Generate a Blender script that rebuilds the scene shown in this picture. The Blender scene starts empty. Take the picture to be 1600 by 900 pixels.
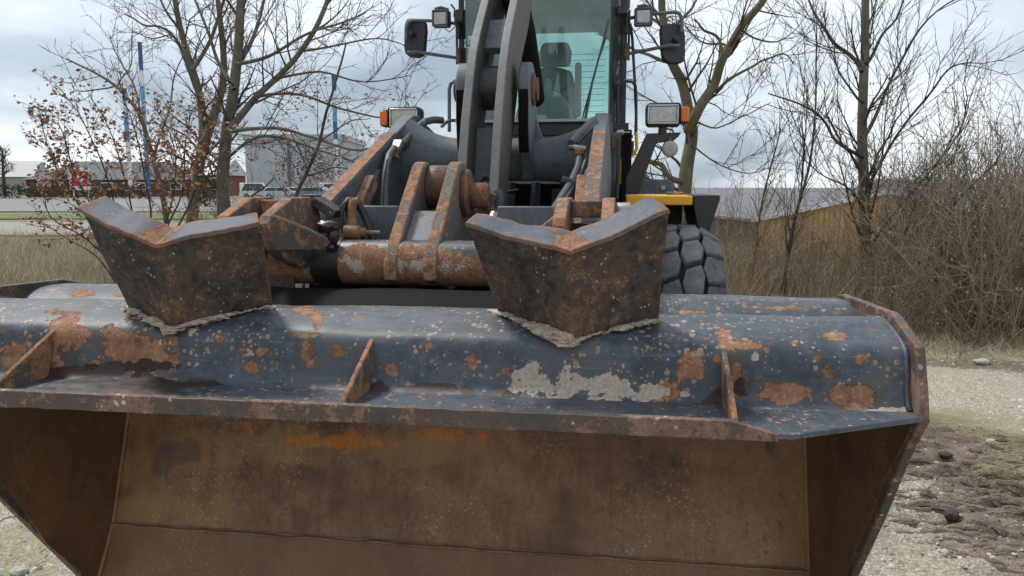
import bpy, bmesh, math, random
import numpy as np
from mathutils import Vector, Matrix, noise

random.seed(7)
S = bpy.context.scene
COL = S.collection
R = math.radians
GROUND = -0.10

# ------------------------------------------------------------------ camera, world, sun, exposure
CAM_LOC = Vector((0.686, 0.0, 1.55)); YAW = R(8.2); PITCH = R(7.6); FOC = 1200.0   # focal length in photo pixels (1600 wide)
cam_data = bpy.data.cameras.new('camera'); cam = bpy.data.objects.new('camera', cam_data); COL.objects.link(cam)
cam.location = CAM_LOC; cam.rotation_euler = (R(90) - PITCH, 0, YAW)
cam_data.sensor_width = 36; cam_data.lens = 36 * FOC / 1600; cam_data.clip_end = 3000; cam_data.clip_start = 0.05
S.camera = cam

world = bpy.data.worlds.new('World'); S.world = world; world.use_nodes = True
SUN_EL, SUN_AZ = R(58), R(300)
def build_world():
    nt = world.node_tree; nt.nodes.clear(); N = nt.nodes.new; L = nt.links.new
    out = N('ShaderNodeOutputWorld'); bg = N('ShaderNodeBackground'); L(bg.outputs[0], out.inputs[0])
    sky = N('ShaderNodeTexSky'); sky.sky_type = 'NISHITA'; sky.sun_disc = False
    sky.sun_elevation = SUN_EL; sky.sun_rotation = SUN_AZ
    sm = N('ShaderNodeVectorMath'); sm.operation = 'SCALE'; sm.inputs['Scale'].default_value = 0.9
    L(sky.outputs[0], sm.inputs[0])
    tc = N('ShaderNodeTexCoord'); sep = N('ShaderNodeSeparateXYZ'); L(tc.outputs['Generated'], sep.inputs[0])
    # cloud layer: project the view direction onto a flat deck
    ab = N('ShaderNodeMath'); ab.operation = 'ABSOLUTE'; L(sep.outputs['Z'], ab.inputs[0])
    den = N('ShaderNodeMath'); den.operation = 'ADD'; den.inputs[1].default_value = 0.30; L(ab.outputs[0], den.inputs[0])
    inv = N('ShaderNodeMath'); inv.operation = 'DIVIDE'; inv.inputs[0].default_value = 1.0; L(den.outputs[0], inv.inputs[1])
    pv = N('ShaderNodeVectorMath'); pv.operation = 'SCALE'; L(tc.outputs['Generated'], pv.inputs[0]); L(inv.outputs[0], pv.inputs['Scale'])
    mp = N('ShaderNodeMapping'); mp.inputs['Location'].default_value = (0.65, 0.3, 0.2); L(pv.outputs[0], mp.inputs[0])
    n1 = N('ShaderNodeTexNoise'); n1.inputs['Scale'].default_value = 0.85; n1.inputs['Detail'].default_value = 8; n1.inputs['Roughness'].default_value = 0.5
    n1.inputs['Distortion'].default_value = 0.15
    L(mp.outputs[0], n1.inputs['Vector'])
    cr = N('ShaderNodeValToRGB'); e = cr.color_ramp.elements
    e[0].position = 0.40; e[0].color = (2.3, 2.75, 3.3, 1); e[1].position = 0.585; e[1].color = (6.0, 6.4, 6.7, 1)
    k = cr.color_ramp.elements.new(0.49); k.color = (3.9, 4.4, 4.95, 1)
    L(n1.outputs['Fac'], cr.inputs[0])
    mx = N('ShaderNodeMix'); mx.data_type = 'RGBA'; mx.inputs['Factor'].default_value = 0.9
    L(sm.outputs[0], mx.inputs[6]); L(cr.outputs[0], mx.inputs[7])
    L(mx.outputs[2], bg.inputs['Color']); bg.inputs['Strength'].default_value = 0.09
build_world()
sd = bpy.data.lights.new('sun', 'SUN'); sd.energy = 1.5; sd.angle = R(10); sd.color = (1, 0.96, 0.9)
sun = bpy.data.objects.new('sun', sd); COL.objects.link(sun)
# light comes from azimuth SUN_AZ (measured from +Y, clockwise), elevation SUN_EL
sv = Vector((math.sin(SUN_AZ) * math.cos(SUN_EL), math.cos(SUN_AZ) * math.cos(SUN_EL), math.sin(SUN_EL)))
sun.rotation_euler = sv.to_track_quat('Z', 'Y').to_euler()
S.view_settings.view_transform = 'Standard'; S.view_settings.look = 'None'
S.view_settings.exposure = 0.92; S.view_settings.gamma = 1.0

# ------------------------------------------------------------------ survey helper: photo pixel + one known coordinate -> point in the place
_fw = Vector((-math.sin(YAW) * math.cos(PITCH), math.cos(YAW) * math.cos(PITCH), -math.sin(PITCH)))
_rt = Vector((math.cos(YAW), math.sin(YAW), 0)); _up = _rt.cross(_fw)
def at(px, py, y=None, x=None, z=None):
    d = _fw + _rt * ((px - 800) / FOC) - _up * ((py - 450) / FOC)
    if y is not None: t = (y - CAM_LOC.y) / d.y
    elif x is not None: t = (x - CAM_LOC.x) / d.x
    else: t = (z - CAM_LOC.z) / d.z
    return CAM_LOC + d * t
def pix(p):
    v = Vector(p) - CAM_LOC; c = v.dot(_fw)
    return 800 + FOC * v.dot(_rt) / c, 450 - FOC * v.dot(_up) / c

def fbm(x, y, z, o=4):
    return noise.fractal((x, y, z), 1.0, 2.0, o)

# ------------------------------------------------------------------ mesh builder
class MB:
    def __init__(s): s.v = []; s.f = []; s.mi = []
    def add(s, vs, fs, m=0):
        o = len(s.v); s.v += [tuple(v) for v in vs]
        s.f += [tuple(i + o for i in f) for f in fs]; s.mi += [m] * len(fs); return s
    def box(s, c, size, rot=None, m=0):
        hx, hy, hz = size[0] / 2, size[1] / 2, size[2] / 2; vs = []
        for z in (-hz, hz):
            for x, y in ((-hx, -hy), (hx, -hy), (hx, hy), (-hx, hy)):
                p = Vector((x, y, z))
                if rot is not None: p = rot @ p
                vs.append(p + Vector(c))
        return s.add(vs, [(3, 2, 1, 0), (4, 5, 6, 7), (0, 1, 5, 4), (1, 2, 6, 5), (2, 3, 7, 6), (3, 0, 4, 7)], m)
    def prism(s, poly, vec, m=0, rim=None):
        n = len(poly); a = [Vector(p) for p in poly]; v = Vector(vec)
        nrm = Vector((0, 0, 0))
        for i in range(n): nrm += a[i].cross(a[(i + 1) % n])
        if nrm.dot(v) < 0: a = a[::-1]
        vs = a + [p + v for p in a]
        s.add(vs, [tuple(range(n - 1, -1, -1)), tuple(range(n, 2 * n))] + [(i, (i + 1) % n, n + (i + 1) % n, n + i) for i in range(n)], m)
        if rim is not None: s.mi[-n:] = [rim] * n
        return s
    def tube(s, pts, r, n=8, caps=True, m=0, up=None):
        P = [Vector(p) for p in pts]; k = len(P)
        rr = r if isinstance(r, (list, tuple)) else [r] * k
        vs = []; prev = None
        for i in range(k):
            t = (P[min(i + 1, k - 1)] - P[max(i - 1, 0)])
            t = t.normalized() if t.length > 1e-9 else Vector((0, 0, 1))
            if prev is None:
                a = Vector((0, 0, 1)) if abs(t.z) < 0.9 else Vector((1, 0, 0))
                u = t.cross(a).normalized()
            else:
                u = prev - t * prev.dot(t)
                u = u.normalized() if u.length > 1e-6 else t.orthogonal().normalized()
            prev = u; w = t.cross(u)
            for j in range(n):
                an = 2 * math.pi * j / n
                vs.append(P[i] + (u * math.cos(an) + w * math.sin(an)) * rr[i])
        fs = []
        for i in range(k - 1):
            for j in range(n):
                a, b = i * n + j, i * n + (j + 1) % n
                fs.append((a, b, b + n, a + n))
        if caps:
            fs.append(tuple(range(n - 1, -1, -1))); fs.append(tuple((k - 1) * n + j for j in range(n)))
        return s.add(vs, fs, m)
    def lathe(s, prof, org, axis, n=24, m=0, closed=False):
        ax = Vector(axis).normalized(); u = ax.orthogonal().normalized(); w = ax.cross(u); o = Vector(org); vs = []
        for r, h in prof:
            for j in range(n):
                an = 2 * math.pi * j / n
                vs.append(o + ax * h + (u * math.cos(an) + w * math.sin(an)) * r)
        fs = []; k = len(prof)
        for i in range(k - 1 + (1 if closed else 0)):
            for j in range(n):
                a, b = i * n + j, i * n + (j + 1) % n
                c, d = ((i + 1) % k) * n + (j + 1) % n, ((i + 1) % k) * n + j
                fs.append((a, b, c, d))
        if not closed:
            if prof[0][0] > 1e-6: fs.append(tuple(range(n - 1, -1, -1)))
            if prof[-1][0] > 1e-6: fs.append(tuple((k - 1) * n + j for j in range(n)))
        return s.add(vs, fs, m)
    def blob(s, c, r, sub=2, amp=0.25, freq=3.0, squash=(1, 1, 1), seed=0, m=0):
        bm = bmesh.new(); bmesh.ops.create_icosphere(bm, subdivisions=sub, radius=1.0)
        vs = []
        for v in bm.verts:
            k = 1 + amp * noise.noise(v.co * freq + Vector((seed * 7.3, seed * 1.7, 0)))
            vs.append(Vector((v.co.x * squash[0], v.co.y * squash[1], v.co.z * squash[2])) * (r * k) + Vector(c))
        bm.verts.index_update(); fs = [tuple(v.index for v in f.verts) for f in bm.faces]; bm.free()
        return s.add(vs, fs, m)
    def slab(s, p00, p10, p11, p01, nu, nv, th, fn=None, m=0):
        # bilinear patch (u along 00->10, v along 00->01) with real thickness th along its normal
        a, b, c, d = map(Vector, (p00, p10, p11, p01))
        nr = (b - a).cross(d - a).normalized(); base = []
        for j in range(nv + 1):
            for i in range(nu + 1):
                u, v = i / nu, j / nv
                p = a * (1 - u) * (1 - v) + b * u * (1 - v) + c * u * v + d * (1 - u) * v
                if fn: p = p + fn(u, v, p)
                base.append(p)
        W = nu + 1; K = len(base); vs = base + [p - nr * th for p in base]; fs = []
        for j in range(nv):
            for i in range(nu):
                q = j * W + i
                fs.append((q, q + 1, q + W + 1, q + W)); fs.append((K + q, K + q + W, K + q + W + 1, K + q + 1))
        for i in range(nu):
            fs.append((i, K + i, K + i + 1, i + 1)); q = nv * W + i; fs.append((q, q + 1, K + q + 1, K + q))
        for j in range(nv):
            q = j * W; fs.append((q, q + W, K + q + W, K + q)); q = j * W + nu; fs.append((q, K + q, K + q + W, q + W))
        return s.add(vs, fs, m)
    def build(s, name, mats, parent=None, smooth=35, bevel=0.0, attrs=None, seg=2):
        me = bpy.data.meshes.new(name)
        off = parent_loc(parent)
        me.from_pydata([(v[0] - off.x, v[1] - off.y, v[2] - off.z) for v in s.v], [], s.f)
        if not isinstance(mats, (list, tuple)): mats = [mats]
        for m_ in mats: me.materials.append(m_)
        if len(mats) > 1: me.polygons.foreach_set('material_index', s.mi)
        me.validate(); me.update()
        if attrs:
            for an, fn in attrs.items():
                at_ = me.attributes.new(an, 'FLOAT', 'POINT')
                if len(me.vertices) == len(s.v): at_.data.foreach_set('value', [float(fn(v)) for v in s.v])
        if smooth:
            me.polygons.foreach_set('use_smooth', [True] * len(me.polygons))
            if smooth < 180: me.set_sharp_from_angle(angle=R(smooth))
        o = bpy.data.objects.new(name, me); COL.objects.link(o)
        if parent is not None: o.parent = parent
        if bevel:
            b = o.modifiers.new('bevel', 'BEVEL'); b.width = bevel; b.segments = seg; b.limit_method = 'ANGLE'; b.angle_limit = R(40)
        return o
def parent_loc(p):
    v = Vector((0, 0, 0))
    while p is not None:
        v = v + p.location; p = p.parent
    return v
def empty(name, loc, label=None, cat=None, group=None, parent=None):
    o = bpy.data.objects.new(name, None); COL.objects.link(o)
    o.empty_display_size = 0.2
    if parent is not None: o.parent = parent; o.location = Vector(loc) - parent_loc(parent)
    else: o.location = loc
    tag(o, label, cat, group); return o
def tag(o, label=None, cat=None, group=None, kind=None):
    if label: o['label'] = label
    if cat: o['category'] = cat
    if group: o['group'] = group
    if kind: o['kind'] = kind
    return o
def copy_tree(o, parent=None):
    c = o.copy(); COL.objects.link(c)
    if parent is not None: c.parent = parent
    for ch in list(o.children): copy_tree(ch, c)
    return c

# ------------------------------------------------------------------ materials
class NT:
    def __init__(s, name):
        s.m = bpy.data.materials.new(name); s.m.use_nodes = True; s.t = s.m.node_tree
        s.t.nodes.clear(); s.out = s.t.nodes.new('ShaderNodeOutputMaterial')
        s.p = s.t.nodes.new('ShaderNodeBsdfPrincipled'); s.t.links.new(s.p.outputs[0], s.out.inputs[0])
        s.co = s.t.nodes.new('ShaderNodeTexCoord').outputs['Object']
    def set(s, i, v):
        if hasattr(v, 'is_linked') or isinstance(v, bpy.types.NodeSocket): s.t.links.new(v, i)
        else: i.default_value = v
    def math(s, op, a, b=None, c=None, clamp=False):
        n = s.t.nodes.new('ShaderNodeMath'); n.operation = op; n.use_clamp = clamp
        for k, v in enumerate((a, b, c)):
            if v is not None: s.set(n.inputs[k], v)
        return n.outputs[0]
    def noise(s, scale, detail=4, rough=0.55, dist=0.0, co=None, stretch=None):
        n = s.t.nodes.new('ShaderNodeTexNoise'); n.inputs['Scale'].default_value = scale; n.inputs['Detail'].default_value = detail
        n.inputs['Roughness'].default_value = rough; n.inputs['Distortion'].default_value = dist
        v = co or s.co
        if stretch:
            mp = s.t.nodes.new('ShaderNodeMapping'); mp.inputs['Scale'].default_value = stretch; s.t.links.new(v, mp.inputs[0]); v = mp.outputs[0]
        s.t.links.new(v, n.inputs['Vector']); return n.outputs['Fac']
    def voro(s, scale, feature='F1', out='Distance', rnd=1.0):
        n = s.t.nodes.new('ShaderNodeTexVoronoi'); n.feature = feature; n.inputs['Scale'].default_value = scale
        n.inputs['Randomness'].default_value = rnd
        s.t.links.new(s.co, n.inputs['Vector']); return n.outputs[out]
    def step(s, v, lo, hi):
        n = s.t.nodes.new('ShaderNodeMapRange'); n.interpolation_type = 'SMOOTHSTEP'
        s.set(n.inputs[0], v); n.inputs[1].default_value = lo; n.inputs[2].default_value = hi; return n.outputs[0]
    def ramp(s, v, stops):
        n = s.t.nodes.new('ShaderNodeValToRGB'); s.set(n.inputs[0], v); e = n.color_ramp.elements
        while len(e) < len(stops): e.new(0.5)
        for k, (p, c) in enumerate(stops): e[k].position = p; e[k].color = (c[0], c[1], c[2], 1)
        return n.outputs[0]
    def mix(s, f, a, b):
        n = s.t.nodes.new('ShaderNodeMix'); n.data_type = 'RGBA'; s.set(n.inputs[0], f)
        for k, v in ((6, a), (7, b)):
            if isinstance(v, tuple): n.inputs[k].default_value = (v[0], v[1], v[2], 1)
            else: s.t.links.new(v, n.inputs[k])
        return n.outputs[2]
    def mixf(s, f, a, b):
        n = s.t.nodes.new('ShaderNodeMix'); n.data_type = 'FLOAT'; s.set(n.inputs[0], f); s.set(n.inputs[2], a); s.set(n.inputs[3], b); return n.outputs[0]
    def attr(s, name):
        n = s.t.nodes.new('ShaderNodeAttribute'); n.attribute_name = name; return n.outputs['Fac']
    def bump(s, h, strength=0.3, dist=0.01, normal=None):
        n = s.t.nodes.new('ShaderNodeBump'); n.inputs['Strength'].default_value = strength; n.inputs['Distance'].default_value = dist
        s.t.links.new(h, n.inputs['Height'])
        if normal is not None: s.t.links.new(normal, n.inputs['Normal'])
        return n.outputs[0]
    def edge(s, radius=0.012):
        b = s.t.nodes.new('ShaderNodeBevel'); b.samples = 4; b.inputs['Radius'].default_value = radius
        g = s.t.nodes.new('ShaderNodeNewGeometry')
        d = s.t.nodes.new('ShaderNodeVectorMath'); d.operation = 'DOT_PRODUCT'
        s.t.links.new(b.outputs[0], d.inputs[0]); s.t.links.new(g.outputs['Normal'], d.inputs[1])
        return s.math('SUBTRACT', 1.0, d.outputs['Value'])
    def fin(s, color, rough=0.6, metal=0.0, normal=None, spec=None, **kw):
        s.set(s.p.inputs['Base Color'], color if not isinstance(color, tuple) else (color[0], color[1], color[2], 1))
        s.set(s.p.inputs['Roughness'], rough); s.set(s.p.inputs['Metallic'], metal)
        if normal is not None: s.t.links.new(normal, s.p.inputs['Normal'])
        if spec is not None: s.set(s.p.inputs['Specular IOR Level'], spec)
        for k, v in kw.items(): s.set(s.p.inputs[k], v)
        return s.m

RUST_STOPS = [(0.0, (.05, .025, .016)), (0.36, (.135, .062, .035)), (0.48, (.26, .125, .068)), (0.62, (.39, .205, .118)), (0.85, (.48, .29, .185))]
def steel(name, paint=(.045, .06, .078), paint2=(.085, .105, .125), rust=0.0, chips=0.5, edge=0.0, rough=0.38, scale=1.0, stops=None, dust_or_sky_sheen=0.0, dustcol=(.44, .36, .285), speck=0.0, edge_r=0.014, scuff=0.0, rvar=.2, freckle=0.0, coat=0.0):
    """painted steel that has rusted: rust raises the share of rust, chips the pale specks, edge the worn edges"""
    t = NT(name)
    n1 = t.noise(3.6 * scale, 12, .68, .4); n2 = t.noise(19 * scale, 8, .68); n3 = t.noise(95 * scale, 4, .65)
    base = t.mix(t.step(t.math('ADD', t.math('MULTIPLY', n1, .6), t.math('MULTIPLY', n2, .4)), .38, .62), paint, paint2)
    base = t.mix(t.math('MULTIPLY', t.step(t.noise(42 * scale, 6, .75), .52, .72), .4), base, tuple(min(.5, k * 2.0 + .03) for k in paint2))
    if scuff:      # scrapes and dust wiped along the plate
        sx = t.noise(3.0, 8, .7, .2, None, (1.2, 16, 16)); base = t.mix(t.math('MULTIPLY', t.step(sx, .54, .74), scuff), base, (.20, .205, .21))
        sy = t.noise(2.2, 7, .7, .3, None, (9, 2.2, 2.2)); base = t.mix(t.math('MULTIPLY', t.step(sy, .55, .8), scuff * .7), base, (.15, .125, .10))
        base = t.mix(t.math('MULTIPLY', t.step(t.noise(2.1, 9, .72, .5), .5, .68), scuff * .8), base, (.115, .12, .125))
    fld = t.math('ADD', t.math('MULTIPLY', t.math('SUBTRACT', n1, .5), .85), t.math('MULTIPLY', t.math('SUBTRACT', n2, .5), .8))
    fld = t.math('ADD', fld, t.math('MULTIPLY', t.math('SUBTRACT', n3, .5), .25))
    fld = t.math('ADD', fld, rust)
    fld = t.math('ADD', fld, t.math('MULTIPLY', t.attr('wear'), .46))
    if edge:
        fld = t.math('ADD', fld, t.math('MULTIPLY', t.step(t.edge(edge_r), .005, .18), edge))
    rm = t.step(fld, .15, .20)
    halo = t.math('MULTIPLY', t.step(fld, -.06, .17), .6)
    base = t.mix(halo, base, (.115, .075, .05))
    rc = t.ramp(t.math('ADD', t.math('ADD', t.math('MULTIPLY', n2, .5), t.math('MULTIPLY', n3, .4)), t.math('MULTIPLY', t.noise(260, 2), .1)), stops or RUST_STOPS)
    rc = t.mix(t.step(t.voro(160 * scale), .0, .16), (.10, .05, .03), rc)
    rc = t.mix(t.math('MULTIPLY', t.step(fld, .26, .17), .55), rc, (.085, .04, .026))
    c = t.mix(rm, base, rc)
    c = t.mix(t.math('MULTIPLY', rm, t.math('MULTIPLY', t.step(t.noise(55 * scale, 5, .75), .56, .68), .6)), c, (.45, .30, .20))
    # pale chips of primer and old dirt, of all sizes and in clusters
    def flecks(sc, size, cover_scale, lo, hi):
        vd = t.voro(sc); vcol = t.t.nodes.new('ShaderNodeSeparateColor'); t.t.links.new(t.voro(sc, 'F1', 'Color'), vcol.inputs[0])
        rad = t.math('MULTIPLY', t.math('POWER', vcol.outputs[0], 2.0), size); rad = t.math('MULTIPLY', rad, t.step(t.noise(cover_scale, 4, .6), lo, hi))
        return t.step(t.math('SUBTRACT', t.math('ADD', rad, t.math('ADD', t.math('MULTIPLY', t.math('SUBTRACT', n3, .5), .42), t.math('MULTIPLY', t.math('SUBTRACT', n2, .5), .35))), vd), 0, .07)
    ch = flecks(85 * scale, .62 * min(1, chips), 6 * scale, .42, .66) if chips > 0 else 0.0
    if chips > 0: c = t.mix(t.math('MULTIPLY', ch, .85), c, t.ramp(n2, [(.35, (.22, .15, .095)), (.65, (.44, .36, .27))]))
    if freckle: c = t.mix(t.math('MULTIPLY', flecks(62 * scale, freckle, 4.5 * scale, .36, .58), .85), c, t.ramp(n2, [(.35, (.20, .11, .065)), (.5, (.33, .20, .13)), (.65, (.42, .33, .25))]))
    if freckle: c = t.mix(t.math('MULTIPLY', flecks(24 * scale, freckle * .8, 2.6 * scale, .42, .60), .9), c, rc)
    if speck: c = t.mix(t.math('MULTIPLY', flecks(48 * scale, speck * 2.2, 11 * scale, .45, .62), .9), c, t.ramp(n2, [(.35, (.24, .20, .16)), (.65, (.50, .46, .40))]))
    dk = t.math('MULTIPLY', t.attr('grime_shade'), 1.0)
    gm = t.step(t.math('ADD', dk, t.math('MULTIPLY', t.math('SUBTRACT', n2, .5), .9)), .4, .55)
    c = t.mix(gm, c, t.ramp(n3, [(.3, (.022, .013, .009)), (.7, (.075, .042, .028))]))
    if dust_or_sky_sheen or True:
        dm = t.step(t.math('ADD', t.math('ADD', t.attr('mud'), dust_or_sky_sheen), t.math('MULTIPLY', t.math('SUBTRACT', t.math('ADD', t.math('MULTIPLY', n2, .5), t.math('MULTIPLY', n3, .5)), .5), 2.4)), .42, .60)
        c = t.mix(dm, c, t.ramp(n3, [(.3, tuple(k * .75 for k in dustcol)), (.7, tuple(k * 1.3 for k in dustcol))]))
    ro = t.mixf(rm, t.math('ADD', rough, t.math('MULTIPLY', t.math('ADD', t.math('MULTIPLY', n1, .6), t.math('MULTIPLY', n2, .4)), rvar)), .88); ro = t.mixf(dm, ro, .95)
    h = t.math('ADD', t.math('MULTIPLY', rm, t.math('ADD', n3, .3)), t.math('MULTIPLY', dm, .8))
    h = t.math('ADD', h, t.math('MULTIPLY', n2, .35))
    if coat: t.p.inputs['Coat Weight'].default_value = coat; t.p.inputs['Coat Roughness'].default_value = .28
    return t.fin(c, ro, normal=t.bump(h, .5, .004))

def plain(name, color, rough=.6, var=.25, scale=20, metal=0.0, bump=0.1, spec=None):
    t = NT(name); n = t.noise(scale, 5, .6)
    c = t.mix(n, tuple(k * (1 - var) for k in color), tuple(min(1, k * (1 + var)) for k in color))
    return t.fin(c, t.math('ADD', rough - .08, t.math('MULTIPLY', n, .16)), metal, t.bump(t.noise(scale * 4, 3), bump, .003), spec)

M = {}
M['sheet'] = steel('blue grey bucket paint', (.032, .041, .053), (.082, .100, .125), rust=-.085, chips=1.0, rough=.30, speck=.16, scuff=.55, rvar=.40, freckle=.62)
M['lip'] = steel('rusty lip bar', (.05, .045, .045), (.07, .06, .06), rust=.16, chips=.7, speck=.2, stops=[(0, (.05, .028, .022)), (.38, (.125, .072, .053)), (.5, (.185, .112, .084)), (.64, (.25, .165, .13)), (1, (.36, .26, .21))])
M['guard'] = steel('dark rusted guard plate', (.018, .018, .019), (.042, .039, .038), rust=.11, chips=.45, edge=.12, rough=.6, speck=.22, scale=2.0,
                   stops=[(0, (.030, .018, .013)), (.38, (.075, .045, .030)), (.52, (.145, .088, .054)), (.66, (.23, .145, .09)), (1, (.38, .26, .17))])
M['flange'] = steel('worn guard flange', (.075, .092, .125), (.14, .16, .195), rust=.02, chips=.5, edge=.34, rough=.58, edge_r=.024)
M['steel'] = steel('grey painted steel', (.075, .09, .105), (.125, .145, .16), rust=-.10, chips=.3, edge=.22, rough=.42)
M['steel_rusty'] = steel('grey paint over rust', (.095, .115, .135), (.18, .20, .22), rust=.03, chips=.85, edge=.32, rough=.45, edge_r=.02, speck=.15)
M['rust_edge'] = steel('rusted plate edge', (.10, .115, .13), (.16, .175, .185), rust=.23, chips=.7, rough=.6, scale=1.4, stops=[(0, (.06, .03, .02)), (.36, (.17, .078, .042)), (.5, (.31, .15, .08)), (.64, (.43, .235, .135)), (.85, (.50, .33, .22))])
M['tubepaint'] = steel('coupler tube', (.026, .032, .042), (.06, .07, .085), rust=-.03, chips=1.0, rough=.3, speck=.2, scale=1.5)
M['bracket_side'] = steel('bracket flank', (.11, .13, .15), (.20, .22, .235), rust=.10, chips=.9, edge=.30, rough=.5, scale=1.6, speck=.15, edge_r=.03)
M['rusty_plate'] = steel('rusty patched plate', (.085, .10, .115), (.15, .165, .18), rust=.18, chips=.85, rough=.55, scale=1.5, stops=[(0, (.06, .03, .02)), (.36, (.16, .078, .044)), (.5, (.28, .14, .078)), (.64, (.40, .23, .135)), (.85, (.5, .34, .23))])
M['lever_side'] = steel('brown grey lever flank', (.085, .085, .08), (.15, .14, .12), rust=-.02, chips=.4, rough=.5, scale=1.3, stops=[(0, (.07, .045, .03)), (.5, (.18, .12, .075)), (1, (.3, .22, .14))])
M['lever'] = steel('worn lever grey', (.13, .142, .148), (.22, .22, .21), rust=-.06, chips=.4, edge=.22, rough=.42, scale=1.3, stops=[(0, (.08, .045, .025)), (.5, (.22, .13, .07)), (1, (.36, .26, .16))])
M['boom'] = steel('boom dark grey', (.080, .097, .11), (.13, .15, .165), rust=-.13, chips=.3, edge=.12, rough=.42)
M['pinrust'] = steel('rusted pin', (.05, .04, .035), (.08, .06, .05), rust=.22, chips=.4, rough=.5, stops=[(0, (.05, .025, .016)), (.4, (.13, .06, .033)), (.6, (.22, .105, .055)), (1, (.32, .18, .11))])
M['inner'] = None
M['black'] = plain('black plastic', (.018, .019, .021), .45)
M['blackm'] = plain('black painted metal', (.02, .022, .025), .4)
M['grease'] = plain('black grease', (.010, .0085, .008), .75, .5, 40, bump=.35, spec=.12)
M['oil'] = plain('old brown grease', (.030, .019, .017), .38, .5, 30, bump=.4, spec=.6)
M['hose'] = plain('grey hose sleeve', (.075, .082, .088), .5, scale=60)
M['rubberhose'] = plain('black rubber hose', (.02, .02, .021), .5)
M['yellow'] = steel('yellow machine paint', (.72, .36, .015), (.78, .42, .03), rust=-.22, chips=.15, rough=.35)
M['brass'] = steel('rusted hose fitting', (.26, .13, .055), (.34, .19, .09), rust=.10, chips=.4, rough=.5, scale=3, stops=[(0, (.12, .05, .02)), (.5, (.34, .15, .05)), (1, (.46, .28, .14))])
M['orange'] = NT('orange indicator lens').fin((.62, .15, .008), .2)
M['zinc'] = plain('zinc steel', (.32, .32, .31), .4, .2, 60, .6)
M['seat'] = plain('grey seat fabric', (.15, .17, .175), .85)
M['interior'] = plain('grey cab interior', (.36, .40, .41), .8)
def glass(name, tint, rough=0.02, refl=1.0, dust_or_sky_sheen=0.0):
    t = NT(name); t.t.nodes.remove(t.p)
    tr = t.t.nodes.new('ShaderNodeBsdfTransparent'); tr.inputs[0].default_value = (*tint, 1)
    gl = t.t.nodes.new('ShaderNodeBsdfGlossy'); gl.inputs['Roughness'].default_value = rough
    fr = t.t.nodes.new('ShaderNodeFresnel'); fr.inputs[0].default_value = 1.5
    mx = t.t.nodes.new('ShaderNodeMixShader'); t.t.links.new(t.math('MULTIPLY', fr.outputs[0], refl), mx.inputs[0])
    t.t.links.new(gl.outputs[0], mx.inputs[2]); src = tr.outputs[0]
    if dust_or_sky_sheen:  # pale diffuse layer stands in for sky reflected in the pane
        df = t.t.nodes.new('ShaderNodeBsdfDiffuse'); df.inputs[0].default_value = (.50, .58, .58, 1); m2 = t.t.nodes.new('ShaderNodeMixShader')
        t.t.links.new(t.math('MULTIPLY', t.step(t.noise(4, 6, .6), .2, .8), dust_or_sky_sheen * 2), m2.inputs[0]); t.t.links.new(src, m2.inputs[1]); t.t.links.new(df.outputs[0], m2.inputs[2]); src = m2.outputs[0]
    t.t.links.new(src, mx.inputs[1]); t.t.links.new(mx.outputs[0], t.out.inputs[0])
    return t.m
M['glass'] = glass('teal cab glass', (.83, .955, .92), refl=1.2, dust_or_sky_sheen=.09)
M['rear_glass'] = glass('teal rear glass', (.82, .98, .93))
def lens_mat():
    t = NT('lamp lens'); n = t.voro(140)
    c = t.mix(t.noise(25, 3), (.22, .23, .23), (.55, .56, .55))
    return t.fin(c, .2, .5, t.bump(n, .4, .004))
M['lens'] = lens_mat()
M['chrome'] = plain('pale lamp bezel', (.5, .5, .49), .3, .1, 40, .7)
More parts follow.
